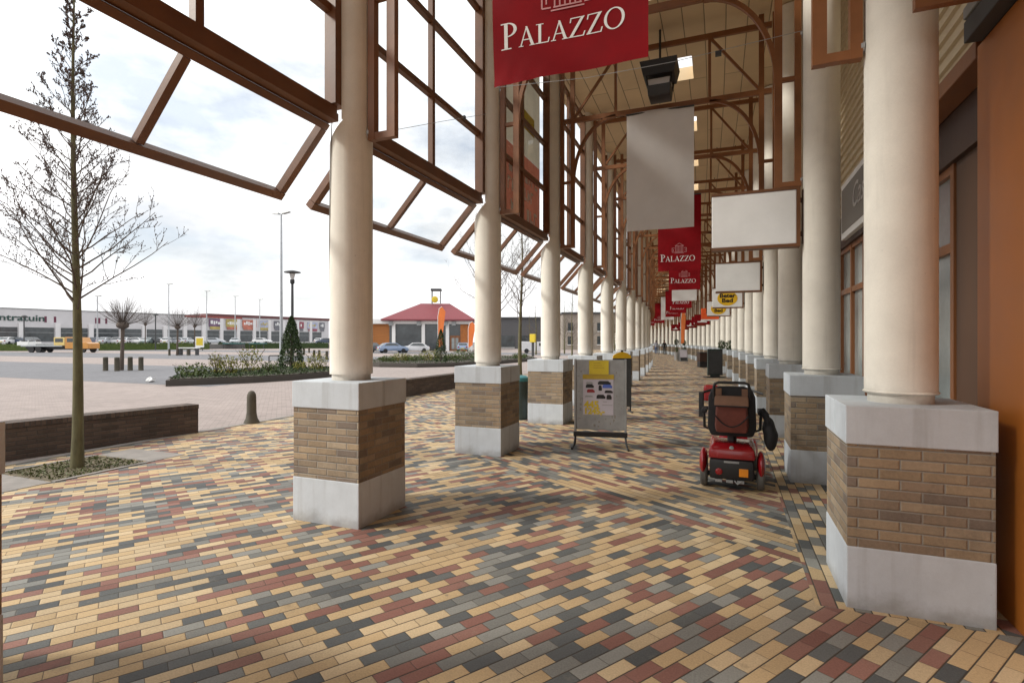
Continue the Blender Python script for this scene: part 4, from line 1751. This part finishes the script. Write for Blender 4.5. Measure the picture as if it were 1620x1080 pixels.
def pollard(lab, px, Z, H=2.55, rad=1.15, seed=1):
    rng = random.Random(seed)
    t = thing('pollarded_tree', lab, 'tree', at(px, Z), 0, 'small pollarded trees on the car park')
    MB().tube([(-.1, 0, -.02), (-.02, 0, H * .5), (0, 0, H - .1)], [.12, .09, .10], 8).build('trunk', M['twig'], t, smooth=True)
    MB().ell((0, 0, H), .32, .32, .22, 10, 6).build('knob', M['twig'], t)
    b = MB()
    for i in range(110):
        az, el = rng.random() * 6.28, rng.uniform(.15, 1.4)
        d = Vector((math.cos(az) * math.cos(el), math.sin(az) * math.cos(el), math.sin(el)))
        p = Vector((0, 0, H)) + d * .22
        L = rad * rng.uniform(.6, 1.1)
        q = p + d * L * .5 + Vector((0, 0, .05))
        b.tube([p, q, q + (d + Vector((0, 0, .35))) * L * .5], [.011, .008, .004], 3, cap=False)
        b.tube([q, q + (d + Vector((rng.gauss(0, .4), rng.gauss(0, .4), .4))) * L * .35], [.007, .003], 3, cap=False)
    b.build('crown', M['twig'], t, fix=False)


pollard('small pollarded tree with knobbly head among four bollards', 194, 30, 2.5, 1.3, 1)
pollard('small pollarded tree farther off beside the white topped bench', 281, 62, 3.2, 2.3, 2)
pollard('small pollarded tree in front of the store, behind the low hedge', 230, 108, 5.0, 4.0, 3)
pollard('small pollarded tree far left of the store signs', 308, 100, 4.4, 3.5, 4)

# white plastic bag blowing on the paving
rng = random.Random(9)
b = MB().ell((0, 0, .11), .2, .14, .12, 14, 9)
b.v = [(x * rng.uniform(.8, 1.2), y * rng.uniform(.8, 1.2), max(-.005, z * .75 * rng.uniform(.6, 1.3))) for x, y, z in b.v]
o = b.build('plastic_bag', M['white'], None, gp(238, 605))
tag(o, 'crumpled white plastic bag lying on the grey car park paving', 'bag')


# ------------------------------------------------------------------ planting beds
def bed(lab, pts, shr, seed, group):
    rng = random.Random(seed)
    c = sum((Vector((x, y, 0)) for x, y in pts), Vector()) / len(pts)
    t = thing('planting_bed', lab, 'planting bed', c)
    loc = [(x - c.x, y - c.y) for x, y in pts]
    MB().slab(loc, -.1, .20).build('edging', M['wallbrick'], t)
    ins = [(x * .965, y * .965) for x, y in loc]
    MB().slab(ins, .201, .24).build('soil', mat("dark_soil", (.05, .04, .028), .9, .3, 5), t)

    def inside(x, y):
        r = False
        for i in range(len(ins)):
            x0, y0 = ins[i]
            x1, y1 = ins[i - 1]
            if (y0 > y) != (y1 > y) and x < (x1 - x0) * (y - y0) / (y1 - y0) + x0: r = not r
        return r
    xs, ys = [p[0] for p in ins], [p[1] for p in ins]
    gcov = MB()
    k = 0
    while k < 4600:
        x, y = rng.uniform(min(xs), max(xs)), rng.uniform(min(ys), max(ys))
        if inside(x, y):
            k += 1
            gcov.leaf((x, y, .22 + rng.random() ** 2 * .10), rng.uniform(.07, .14), rng)
    o = gcov.build('ground_cover', M['leafdk'], None, c, fix=False)
    tag(o, None, None, None, 'stuff')
    for px, Z, r, h, m, lab2 in shr:
        p = at(px, Z)
        s = thing('shrub', lab2, 'shrub', p + Vector((0, 0, .22)), 0, group)
        b = MB()
        for q in range(int(520 * r)):
            az = rng.random() * 6.28
            rr_ = r * math.sqrt(rng.random())
            zz = h * .74 * (rng.random() ** .8) * (1 - .45 * (rr_ / r) ** 2)
            b.leaf((rr_ * math.cos(az) * (.5 + .6 * zz / h), rr_ * math.sin(az) * (.5 + .6 * zz / h), zz), .11, rng)
        b.build('foliage', M[m], s, fix=False)
        b = MB()
        for q in range(9):
            az = rng.random() * 6.28
            b.tube([(0, 0, -.05), (.4 * r * math.cos(az), .4 * r * math.sin(az), h * .36), (.8 * r * math.cos(az), .8 * r * math.sin(az), h * .64)], [.012, .009, .004], 4, cap=False)
        b.build('stems', M['twig'], s, fix=False)


q = [tuple(gp(px, py).xy) for px, py in ((262, 611.5), (330, 609), (400, 606), (462, 602), (520, 597), (545, 592), (520, 588), (440, 589.5), (340, 595), (275, 602))]
bed('brick edged bed of dark ground cover and yellow green shrubs left of the front column', q,
    [(305, 21.3, .9, .75, 'leafmid', 'low green spreading shrub at the left end of the near bed'), (342, 22.8, .4, 1.35, 'leafyl', 'thin upright yellow green shrub left in the near bed'),
     (362, 22.8, .6, 1.15, 'leafyl', 'yellow green shrub left of the tallest one in the near bed'), (396, 24, .75, 1.6, 'leafyl', 'tallest bright yellow green shrub in the middle of the near bed'),
     (427, 23.8, .5, .7, 'leafmid', 'low green shrub right of the tallest one in the near bed'), (474, 26.5, .45, .6, 'leafyl', 'small shrub at the foot of the clipped cone'),
     (502, 26, .7, 1.25, 'leafyl', 'spiky yellow green shrub at the right end of the near bed')], 31, 'shrubs in the near bed')
q = [tuple(gp(px, py).xy) for px, py in ((560, 579), (600, 581.2), (660, 582), (720, 580.5), (790, 576.5), (850, 571), (840, 567.5), (760, 567), (680, 569), (600, 571.5))]
bed('brick edged bed of shrubs in front of the red roofed pavilion', q,
    [(612, 37, .8, .55, 'leafmid', 'low green shrub at the left of the far bed'), (634, 38, 1.1, .8, 'leafyl', 'yellow green shrub left in the far bed'), (655, 38, 1.0, .65, 'leafmid', 'low green shrub before the white car'),
     (682, 38.5, 1.25, 1.15, 'leafyl', 'tall yellow green shrub left of the small conifer'), (713, 39, .8, .7, 'leafmid', 'green shrub right of the small conifer'), (733, 40, 1.3, 1.2, 'leafmid', 'dark green shrub below the right orange flag'),
     (760, 41, 1.2, .9, 'leafmid', 'green shrub behind the second outer column'), (822, 44, .9, .6, 'leafmid', 'green shrub at the right end of the far bed')], 32, 'shrubs in the far bed')


def conifer(name, lab, px, Z, h, r, n, size, m, top=.08):
    rng = random.Random(int(px))
    t = thing(name, lab, 'conifer', at(px, Z))
    MB().tube([(0, 0, 0), (0, 0, h * .9)], [.08, .02], 6).build('trunk', M['twig'], t)
    b = MB()
    for i in range(n):
        f = rng.random() ** 1.15
        az = rng.random() * 6.28
        rr_ = (r * (1 - f) ** .62 + top * (1 - f)) * rng.uniform(.68, 1.06) * (1 + .10 * math.sin(az * 3 + f * 14))
        b.leaf((rr_ * math.cos(az), rr_ * math.sin(az), .08 + f * h), size, rng)
    b.build('crown', M[m], t, fix=False)


conifer('clipped_cone', 'tall dark ivy covered cone at the foot of the street lamp', 461, 28.3, 2.85, .64, 5200, .11, 'leafdk')
conifer('small_conifer', 'small dark narrow conifer in the bed before the pavilion', 697.5, 36.5, 2.35, .42, 1900, .1, 'leafdk')


# ------------------------------------------------------------------ lamps
def tall_lamp(lab, px, Z, top, group=None, s=1.0):
    t = thing('light_mast', lab, 'street lamp', at(px, Z), 0, group)
    h = (541 - top) / F * Z + EYE
    MB().tube([(0, 0, 0), (0, 0, h * .35), (.0, 0, h)], [.11 * s, .08 * s, .05 * s], 10).build('pole', M['steel'], t, smooth=True)
    for sx in (-1, 1):
        hd = MB().tube([(sx * .05 * s, 0, h), (sx * .15 * s, 0, h + .04)], .03 * s, 6)
        hd.add([(sx * .12 * s, -.12 * s, h), (sx * .62 * s, -.10 * s, h + .06 * s), (sx * .62 * s, .10 * s, h + .06 * s), (sx * .12 * s, .12 * s, h), (sx * .16 * s, -.1 * s, h + .09 * s), (sx * .6 * s, -.07 * s, h + .11 * s), (sx * .6 * s, .07 * s, h + .11 * s), (sx * .16 * s, .1 * s, h + .09 * s)],
               [(0, 3, 2, 1), (4, 5, 6, 7), (0, 1, 5, 4), (1, 2, 6, 5), (2, 3, 7, 6), (3, 0, 4, 7)])
        hd.build('lamp_head', M['greymetal'], t)


tall_lamp('tall grey light mast with two flat heads just left of the clipped cone', 445, 30, 340)
for px, Z, top, lab in ((267, 97, 451, 'far light mast, leftmost of four over the store roof'), (327, 112, 462, 'far light mast, second of four over the store roof'), (372, 124, 470, 'far light mast, third of four over the store roof'),
                        (411, 134, 475, 'far light mast, rightmost of four over the store roof'), (154, 88, 470, 'far light mast half hidden behind the near tree')):
    tall_lamp(lab, px, Z, top, 'far light masts on the car park', 1.5)
t = thing('street_lamp', 'street lamp with flat disc top rising behind the clipped cone', 'street lamp', at(462.5, 29.5))
MB().tube([(0, 0, 0), (0, 0, 4.75)], [.09, .065], 10).build('pole', M['dkgrey'], t)
MB().lathe([(.07, 4.75), (.12, 4.80), (.12, 4.98), (.09, 5.0)], 14).build('collar', M['black'], t)
MB().lathe([(.09, 5.0), (.15, 5.32), (.02, 5.33)], 14).build('lens', M['whitecloth'], t)
MB().lathe([(.15, 5.33), (.44, 5.37), (.43, 5.42), (.1, 5.50), (.004, 5.51)], 20).build('disc_top', M['dkgrey'], t, smooth=True)
for px, Z, top in ((38, 92, 503), (246, 100, 500)):
    t = thing('street_lamp', 'far dark slim lamp post before the store, ' + ('left' if px < 100 else 'right') + ' one', 'street lamp', at(px, Z))
    h = (541 - top) / F * Z + EYE
    MB().tube([(0, 0, 0), (0, 0, h)], .10, 6).build('pole', M['dkgrey'], t)
    MB().lathe([(.2, 0), (.55, .1), (.3, .35)], 10).build('head', M['dkgrey'], t, (0, 0, h))


# ------------------------------------------------------------------ hedges, raised car park, cars
PK = 1.0
g = MB()
q = [tuple(at(px, Z).xy) for px, Z in ((-700, 96), (-20, 100), (330, 116), (525, 128), (560, 200), (560, 330), (-1500, 260))]
g.slab(q, -.3, PK)
tag(g.build('car_park', M['ground']), kind='structure')


def hedge(lab, px0, Z0, px1, Z1, h, w, m, seed):
    rng = random.Random(seed)
    p, q = at(px0, Z0), at(px1, Z1)
    L = (q - p).length
    t = thing('hedge', lab, 'hedge', p, math.atan2((q - p).y, (q - p).x))
    b = MB()
    for i in range(int(L * 60)):
        x, y = rng.random() * L, rng.uniform(-w / 2, w / 2)
        z = rng.random() ** .5 * h * (1 + .06 * math.sin(x * 1.7 + seed))
        b.leaf((x, y, z), .24, rng)
    b.box(.1, L - .1, -w * .38, w * .38, 0, h * .82)
    b.build('foliage', M[m], t, fix=False)


hedge('low green clipped hedge at the far left beside the lorry', -180, 88, 57, 92, 1.35, 1.6, 'leafmid', 1)
hedge('long low green hedge before the parked cars', 153, 96, 330, 112, 1.45, 1.6, 'leafmid', 2)
hedge('dark low hedge before the store with coloured signs', 345, 118, 520, 126, 1.5, 1.6, 'leafdk', 3)
for i, (px0, px1, Z) in enumerate(((355, 385, 117), (396, 420, 117.5))):
    t = thing('trolley_shelter', ('left' if i == 0 else 'right') + ' teal glazed trolley shelter before the store with coloured signs', 'shelter', at((px0 + px1) / 2, Z), YAW)
    w = (px1 - px0) / F * Z / 2
    MB().box(-w, w, -.8, .8, 1.1, 1.25).build('roof', M['teal'], t)
    for x in (-w + .1, 0, w - .1):
        MB().box(x - .05, x + .05, -.7, -.6, 0, 1.1).build('post', M['dkgrey'], t)

tint = [mat("silver_car_paint", (.42, .44, .47), .3, .04, 2, metal=.3, coat=.6), mat("white_car_paint", (.65, .65, .66), .3, .04, 2, coat=.6), mat("dark_blue_car_paint", (.03, .045, .09), .3, .1, 2, coat=.6),
        mat("black_car_paint", (.02, .02, .023), .3, .1, 2, coat=.6), mat("pale_blue_car_paint", (.22, .29, .42), .3, .06, 2, metal=.2, coat=.6), mat("grey_green_car_paint", (.16, .2, .2), .3, .06, 2, metal=.2, coat=.6)]


def car_proto():
    t = thing('parked_car', '-', 'car')
    side = [(-2.1, .32), (-2.12, .62), (-2.02, .90), (-1.75, .97), (-1.2, 1.38), (-.5, 1.46), (.35, 1.42), (1.0, .98), (1.7, .88), (2.05, .72), (2.12, .5), (2.08, .3)]
    b = MB()
    n = len(side)
    lay = [(-.84, .0, .96), (-.80, .05, 1), (.80, .05, 1), (.84, 0, .96)]
    vs = []
    for yy, dz, sx in lay:
        for x, z in side:
            cab = max(0, min(1, (z - .95) / .5))
            vs.append((x * sx, yy * (1 - .22 * cab), z))
    fs = [(i * n + j, i * n + (j + 1) % n, (i + 1) * n + (j + 1) % n, (i + 1) * n + j) for i in range(3) for j in range(n)]
    fs += [tuple(range(n)), tuple(range(4 * n - 1, 3 * n - 1, -1))]
    b.add(vs, fs)
    b.build('body', tint[0], t, smooth=True, bevel=.03)
    w = MB()
    for s in (-1, 1):
        pts = [(-1.5, 1.02), (-1.12, 1.33), (-.48, 1.40), (.30, 1.36), (.82, 1.02)]
        vs = [(x * .97, s * (.855 - .18 * max(0, (z - .95) / .5)), z) for x, z in pts]
        w.add(vs, [tuple(range(5))])
    w.add([(.42, -.60, 1.385), (.42, .60, 1.385), (.985, .72, 1.03), (.985, -.72, 1.03)], [(0, 1, 2, 3)])
    w.add([(-1.25, -.60, 1.37), (-1.25, .60, 1.37), (-1.74, .70, 1.03), (-1.74, -.70, 1.03)], [(0, 1, 2, 3)])
    w.build('window', M['winglass'], t)
    for x in (-1.3, 1.32):
        for s in (-1, 1):
            wh = MB().lathe([(.24, -.1), (.30, -.1), (.32, -.08), (.32, .08), (.30, .1), (.24, .1)], 18)
            rot = Matrix.Rotation(PI / 2, 3, 'X')
            wh.v = [tuple(rot @ Vector(v)) for v in wh.v]
            o = wh.build('wheel', M['black'], t, (x, s * .77, .32), smooth=True)
            rm = MB().lathe([(.03, -.09), (.23, -.095), (.23, .095), (.03, .09)], 14)
            rm.v = [tuple(rot @ Vector(v)) for v in rm.v]
            rm.build('rim', M['greymetal'], o)
    for s in (-1, 1):
        MB().box(2.03, 2.13, s * .62 - .14, s * .62 + .14, .58, .72).build('headlight', M['white'], t, bevel=.02)
        MB().box(-2.14, -2.03, s * .64 - .12, s * .64 + .12, .62, .84).build('tail_light', M['dkred'], t, bevel=.02)
    MB().box(-2.15, -2.10, -.26, .26, .48, .59).build('number_plate', M['yellow'], t)
    return t


cp_ = car_proto()
first = True


def put_car(px, Z, z, rz, k, lab, group):
    global first
    c = cp_ if first else copy_tree(cp_)
    first = False
    c.location = at(px, Z, z)
    c.rotation_euler = (0, 0, rz)
    for ch in c.children:
        if ch.name.startswith('body'):
            paint(ch, tint[k])
    tag(c, lab, 'car', group)


put_car(656, 78, -.02, YAW + PI + .25, 1, 'white saloon car parked before the pavilion', 'cars parked by the pavilion')
put_car(621, 76, -.02, YAW + .55, 4, 'pale blue hatchback parked left of the white saloon', 'cars parked by the pavilion')
put_car(588, 79, -.02, YAW + 1.2, 3, 'black car mostly hidden behind the front column', 'cars parked by the pavilion')
put_car(733, 88, -.02, YAW + 1.6, 4, 'pale blue car behind the right orange flag', 'cars parked by the pavilion')
row = [(-5, 104, 5), (16, 105, 1), (33, 106, 2), (48, 107, 3), (152, 109, 2), (168, 110, 0), (184, 111, 1), (198, 112, 1), (219, 113, 1), (235, 114, 5), (249, 115, 3), (265, 116, 1), (280, 117, 0), (296, 118, 0), (340, 121, 0), (372, 123, 0), (415, 127, 1), (505, 136, 1), (514, 134, 2)]
cn = ['silver', 'white', 'dark blue', 'black', 'pale blue', 'grey green']
where = ['at the far left edge of the photo', 'left of the dark cars by the lorry', 'directly left of the lorry tail', 'behind the lorry tail', 'right of the lorry cab', 'left of the pollarded tree trunk', 'directly behind the pollarded tree trunk', 'just right of the pollarded tree trunk',
         'in the middle of the hedge row', 'left of the black car behind the hedge', 'in the right half of the hedge row', 'left of the yellow notice', 'behind the second small tree', 'nearest the yellow notice', 'below the purple store sign', 'below the yellow store sign', 'below the orange store sign', 'far right beyond the clipped cone', 'beside the white car beyond the cone']
for i, (px, Z, k) in enumerate(row):
    put_car(px, Z, PK, YAW + (0 if i % 3 else PI) + PI / 2 * (1 if i % 2 else 0) + .1 * (i % 4), k, '%s car parked behind the hedge, %s' % (cn[k], where[i]), 'cars parked before the stores')

# lorry
t = thing('flatbed_lorry', 'orange and cream flatbed lorry parked by the left hedge', 'lorry', at(92, 79), YAW - .05)
b = MB().box(-4.7, 1.6, -1.1, 1.1, .85, 1.0)
b.build('flatbed', M['steel'], t, bevel=.02)
MB().box(-5.3, -3.6, -1.05, 1.05, 1.02, 1.55).build('load_box', M['white'], t, bevel=.05)
MB().box(-2.6, .9, -.9, .9, 1.01, 1.28).build('winch_frame', M['greymetal'], t, bevel=.04)
lor = mat("orange_lorry_paint", (.52, .24, .05), .35, .1, 2, coat=.4)
b = MB().prism([(2.0, .55), (5.5, .55), (5.5, 1.3), (5.2, 1.45), (4.3, 1.5), (3.9, 2.2), (2.0, 2.25)], -1.05, 1.05)
b.build('cab', lor, t, bevel=.05)
MB().box(.3, 1.95, -1.05, 1.05, 1.02, 2.2).build('crew_cab', mat("cream_yellow_paint", (.66, .50, .18), .4, .08, 2), t, bevel=.05)
b = MB()
b.box(.5, 1.7, -1.06, -1.052, 1.5, 2.05)
b.add([(2.3, -1.056, 1.5), (4.1, -1.056, 1.5), (3.8, -1.056, 2.08), (2.3, -1.056, 2.08)], [(0, 1, 2, 3)])
b.build('window', M['winglass'], t)
MB().tube([(2.9, -.3, 2.26), (2.9, -.3, 2.42)], .1, 10).build('beacon', lor, t)
for x in (-3.2, -2.1, 4.6):
    for s in (-1, 1):
        wh = MB().lathe([(.15, -.13), (.46, -.13), (.48, -.1), (.48, .1), (.46, .13), (.15, .13)], 18)
        rot = Matrix.Rotation(PI / 2, 3, 'X')
        wh.v = [tuple(rot @ Vector(v)) for v in wh.v]
        wh.build('wheel', M['black'], t, (x, s * .9, .45), smooth=True)
MB().box(-4.6, 4.0, -.4, .4, .5, .84).build('chassis', M['black'], t)

# car park furniture
t = thing('advert_board', 'small yellow and white advertising board beside the far hedge', 'sign', at(316, 96), YAW)
MB().box(-.75, .75, -.06, .06, .55, 2.45).build('panel', M['white'], t, bevel=.02)
MB().box(-.6, .6, -.07, -.061, .9, 2.2).build('yellow_face', M['yellow'], t)
for x in (-.5, .5):
    MB().box(x - .06, x + .06, -.05, .05, -.02, .55).build('leg', M['dkgrey'], t)
t = thing('bench', 'dark bench with white topped seat by the second small pollarded tree', 'bench', at(297, 63), YAW)
MB().box(-1.0, 1.3, -.3, .3, .78, .90).build('seat', M['white'], t, bevel=.02)
for x in (-.8, .1, 1.1):
    MB().box(x - .09, x + .09, -.25, .25, -.02, .78).build('leg', M['dkgrey'], t)
t = thing('cycle_stand', 'low dark hoop shaped cycle stand left of the light mast', 'cycle stand', at(434, 42), YAW)
MB().tube([(-.42, 0, -.02), (-.42, 0, .42), (-.34, 0, .5), (.34, 0, .5), (.42, 0, .42), (.42, 0, -.02)], .05, 8).build('hoop', M['dkgrey'], t, smooth=True)
t = thing('yellow_meter', 'small yellow topped pay post beyond the tree between second and third columns', 'pay post', at(843, 58))
MB().box(-.12, .12, -.1, .1, -.02, 1.5).build('post', M['dkgrey'], t, bevel=.02)
MB().box(-.3, .3, -.2, .2, 1.5, 2.4).build('head', M['yellow'], t, bevel=.05)


# ------------------------------------------------------------------ the long store
P0, P1 = at(-8, 135), at(520, 219)
t = thing('store_building', 'long pale retail store with dark green lettering and coloured shop signs across the car park', 'building', P0, math.atan2((P1 - P0).y, (P1 - P0).x))
LN = (P1 - P0).length
HS = 10.0
MB().box(-45, LN, 0, 30, -.02, HS).build('wall', M['storewall'], t)
b = MB().box(-45, 50, -.15, 30.1, HS + .001, HS + .25)
b.build('roof_edge', M['greymetal'], t)
MB().box(52, LN + .2, -.3, 30.1, HS + .001, HS + .9).build('roof_band', mat("dark_red_band", (.13, .045, .045), .6, .15, .3), t)
MB().box(45, 64, -.32, -.01, HS - .5, HS - .002).build('red_band', mat("red_band", (.32, .07, .06), .6, .1, .3), t)
x = -40.0
i = 0
while x < LN - 3:
    w = 5.85 if x > 20 else 7.5
    MB().box(x - .55, x + .55, -.45, -.005, -.02, HS - 3.6 if x < 45 else HS - .6).build('pilaster', M['storelite'], t)
    f = MB().box(x + .75, x + w - .75, -.12, -.004, 1.6, 5.3).build('window', M['winglass'], t)
    MB().box(x + .75, x + w - .75, -.14, -.121, 3.9, 4.02).build('transom', M['greymetal'], f)
    x += w
    i += 1
for px in (72, 87, 152, 157, 168):
    tt = (px + 8) / 528
    xx = LN * (tt * 135) / (219 + tt * (135 - 219))
    MB().box(xx - .25, xx + .25, -.05, -.004, 6.7, 8.3).build('emblem', mat("maroon_print", (.14, .03, .06), .6, .1, 2) if 'maroon_print' not in bpy.data.materials else bpy.data.materials['maroon_print'], t)
o = link('lettering', text_mesh('Intratuin', 2.3, M['bgreen'], .08, 0, 9.6, .03), t, (4.9, -.1, 7.0))
xl = lambda px: LN * ((px + 8) / 528 * 135) / (219 + (px + 8) / 528 * (135 - 219))
sg = {'purple': (.17, .10, .17), 'gold': (.45, .36, .12), 'redorange': (.48, .17, .12), 'bluewhite': (.42, .44, .56), 'slate': (.17, .17, .19), 'crimson': (.32, .09, .12)}
sgm = {k: mat(k + "_sign_print", v, .6, .35, .6) for k, v in sg.items()}
for px0, px1, m, m2 in ((330, 352, 'purple', 'gold'), (357, 379, 'gold', 'redorange'), (383, 405, 'redorange', 'redorange'), (410, 428, 'bluewhite', 'gold'), (433, 445, 'slate', 'slate'), (473, 480, 'crimson', 'slate'), (486, 502, 'bluewhite', 'crimson'), (505, 513, 'slate', 'slate')):
    a_, b_ = xl(px0), xl(px1)
    f = MB().box(a_, b_, -.30, -.13, 6.6, 9.2).build('sign_panel', sgm[m], t)
    MB().box(a_ + .3, b_ - .3, -.34, -.301, 5.7, 6.6).build('lower_strip', sgm[m2], f)
    lt = MB()
    rng = random.Random(px0)
    xx = a_ + .5
    while xx < b_ - .9:
        ww = rng.uniform(.35, .8)
        lt.box(xx, xx + ww, -.33, -.301, 7.3 + rng.uniform(0, .3), 8.3 + rng.uniform(-.2, .4))
        xx += ww + .22
    lt.build('sign_print', M['white'] if m != 'bluewhite' else sgm['gold'], f)

# ------------------------------------------------------------------ pavilion
c = at(681, 92)
t = thing('pavilion', 'white pavilion with red hipped roof and small open turret', 'building', c, YAW + .06)
MB().box(-7.0, 6.6, .3, 10, -.02, 5.0).build('wall', M['winglass'], t)
MB().box(-14, 7.3, -.4, 11, 4.6, 5.35).build('eaves_band', M['white'], t)
b = MB()
e0, e1, rz_ = 5.36, 8.45, (-2.2, 3.0)
b.add([(-8.2, -1.2, e0), (7.6, -1.2, e0), (7.6, 11.5, e0), (-8.2, 11.5, e0), (rz_[0], 5.2, e1), (rz_[1], 5.2, e1), (-8.2, -1.2, e0 - .25), (7.6, -1.2, e0 - .25), (7.6, 11.5, e0 - .25), (-8.2, 11.5, e0 - .25)],
      [(0, 1, 5, 4), (1, 2, 5), (2, 3, 4, 5), (3, 0, 4), (6, 7, 1, 0), (7, 8, 2, 1), (8, 9, 3, 2), (9, 6, 0, 3), (9, 8, 7, 6)])
b.build('roof', M['roofred'], t)
for x in (-13.4, -10.6, -6.2, -1.2, 2.9, 6.9):
    MB().box(x - .28, x + .28, -.3, .28, -.02, 4.59).build('pillar', M['white'], t)
MB().box(-14, -6.6, .4, 9, .9, 4.58).build('timber_wall', mat("orange_timber_boards", (.40, .15, .035), .6, .25, 2, stretch=(.2, .2, 6)), t)
MB().box(-14, -6.6, -.4, .38, -.02, .95).build('plinth', M['slab'], t)
MB().box(5.1, 6.5, .12, .29, -.02, 4.5).build('timber_panel', M['orangesign'] if False else mat("orange_panel_boards", (.42, .14, .03), .6, .2, 2), t)
d = MB().box(3.3, 5.0, .14, .29, -.02, 2.6).build('door', M['midbrown'], t)
MB().box(3.6, 4.1, .10, .139, .3, 2.2).box(4.25, 4.75, .10, .139, .3, 2.2).build('pane', M['paleglass'], d)
b = MB()
for x in (-.75, .75):
    for y in (-.75, .75):
        b.box(x - .07, x + .07, y - .07, y + .07, 0, 2.5)
for z in (.6, 1.3):
    b.box(-.75, .75, -.77, -.73, z, z + .06)
b.build('turret_frame', M['greymetal'], t, (.6, 4.9, 8.2))
MB().box(-.95, .95, -.95, .95, 2.5, 2.85).build('turret_roof', M['dkgrey'], t, (.6, 4.9, 8.2))
MB().ell((-.2, -.8, .9), .6, .1, .6, 14, 8).build('emblem', M['yellow'], t, (.6, 4.9, 8.2))
for x in (-6.6, -1.9, 2.6, 4.0):
    MB().box(x - .35, x + .35, -.75, -.42, 4.3, 5.0).build('floodlight', M['greymetal'], t)
for px, Z, top, lab in ((693, 56, 486, 'orange feather flag left of the conifer before the pavilion'), (741, 58, 510, 'orange feather flag right of the conifer before the pavilion')):
    h = (541 - top) / F * Z + EYE
    f = thing('beach_flag', lab, 'flag', at(px, Z), YAW, 'orange feather flags before the pavilion')
    MB().tube([(0, 0, 0), (-.02, 0, h * .8), (.12, 0, h * .96), (.4, 0, h)], .03, 6).build('pole', M['white'], f)
    MB().prism([(-.02, .9), (.45, 1.2), (.52, h * .5), (.78, h * .9), (.42, h), (.12, h * .955), (-.02, h * .8)], -.015, .015).build('cloth', M['orangecloth'], f)

# ------------------------------------------------------------------ buildings and trees behind the outer columns
for px0, px1, Z, h, m, lab, dep in ((752, 862, 118, 6.6, mat("dark_slate_cladding", (.085, .085, .09), .7, .1, .3), 'long dark grey shed behind the tree between second and third columns', 14),
                                    (890, 1010, 104, 6.9, mat("buff_house_wall", (.27, .235, .20), .8, .2, .4), 'buff terrace of flats glimpsed between the third and fifth outer columns', 10)):
    w = (px1 - px0) / F * Z
    t = thing('far_building', lab, 'building', at((px0 + px1) / 2, Z), YAW)
    MB().box(-w / 2, w / 2, 0, dep, -.02, h).build('wall', m, t)
    MB().box(-w / 2 - .2, w / 2 + .2, -.25, dep + .2, h + .001, h + .35).build('roof', M['dkgrey'], t)
    x = -w / 2 + 1.0
    while x < w / 2 - 1.6:
        for z in ((1.0, 3.6) if h > 6.7 else (.3,)):
            f = MB().box(x, x + (1.0 if h > 6.7 else 3.0), -.06, -.002, z, z + (1.6 if h > 6.7 else 2.6)).build('window', M['winglass'], t)
            MB().box(x - .06, x + (1.06 if h > 6.7 else 3.06), -.12, -.003, z - .12, z - .002).build('sill', M['white'], f)
        x += 1.9 if h > 6.7 else 4.6
k = 0
for px, Z, H, lab in ((905, 62, 8.2, 'tall narrow bare tree between third and fourth outer columns'), (935, 66, 7.6, 'bare tree just right of the fourth outer column'), (893, 70, 7.0, 'bare tree just right of the third outer column'),
                      (848, 66, 6.4, 'bare tree before the dark grey shed'), (838, 84, 6.0, 'farther bare tree before the dark grey shed'), (972, 70, 6.8, 'bare tree behind the fifth outer column')):
    k += 1
    bare_tree('bare_tree', lab, at(px, Z), H, 1.4, 1.9, 40 + k, 30, .10, False, 2, 'bare trees behind the outer columns')
t = thing('parked_van', 'low white delivery van parked beyond the tree between second and third columns', 'van', at(850, 74), YAW)
MB().prism([(-2.4, .3), (2.3, .3), (2.4, .8), (1.7, 1.0), (1.2, 1.55), (-2.4, 1.6)], -.9, .9).build('body', tint[1], t, bevel=.05)
MB().box(.2, 1.1, -.92, -.903, 1.0, 1.4).build('window', M['winglass'], t)
for x in (-1.5, 1.5):
    wh = MB().tube([(x, -.92, .32), (x, .92, .32)], .32, 14)
    wh.build('wheel', M['black'], t)
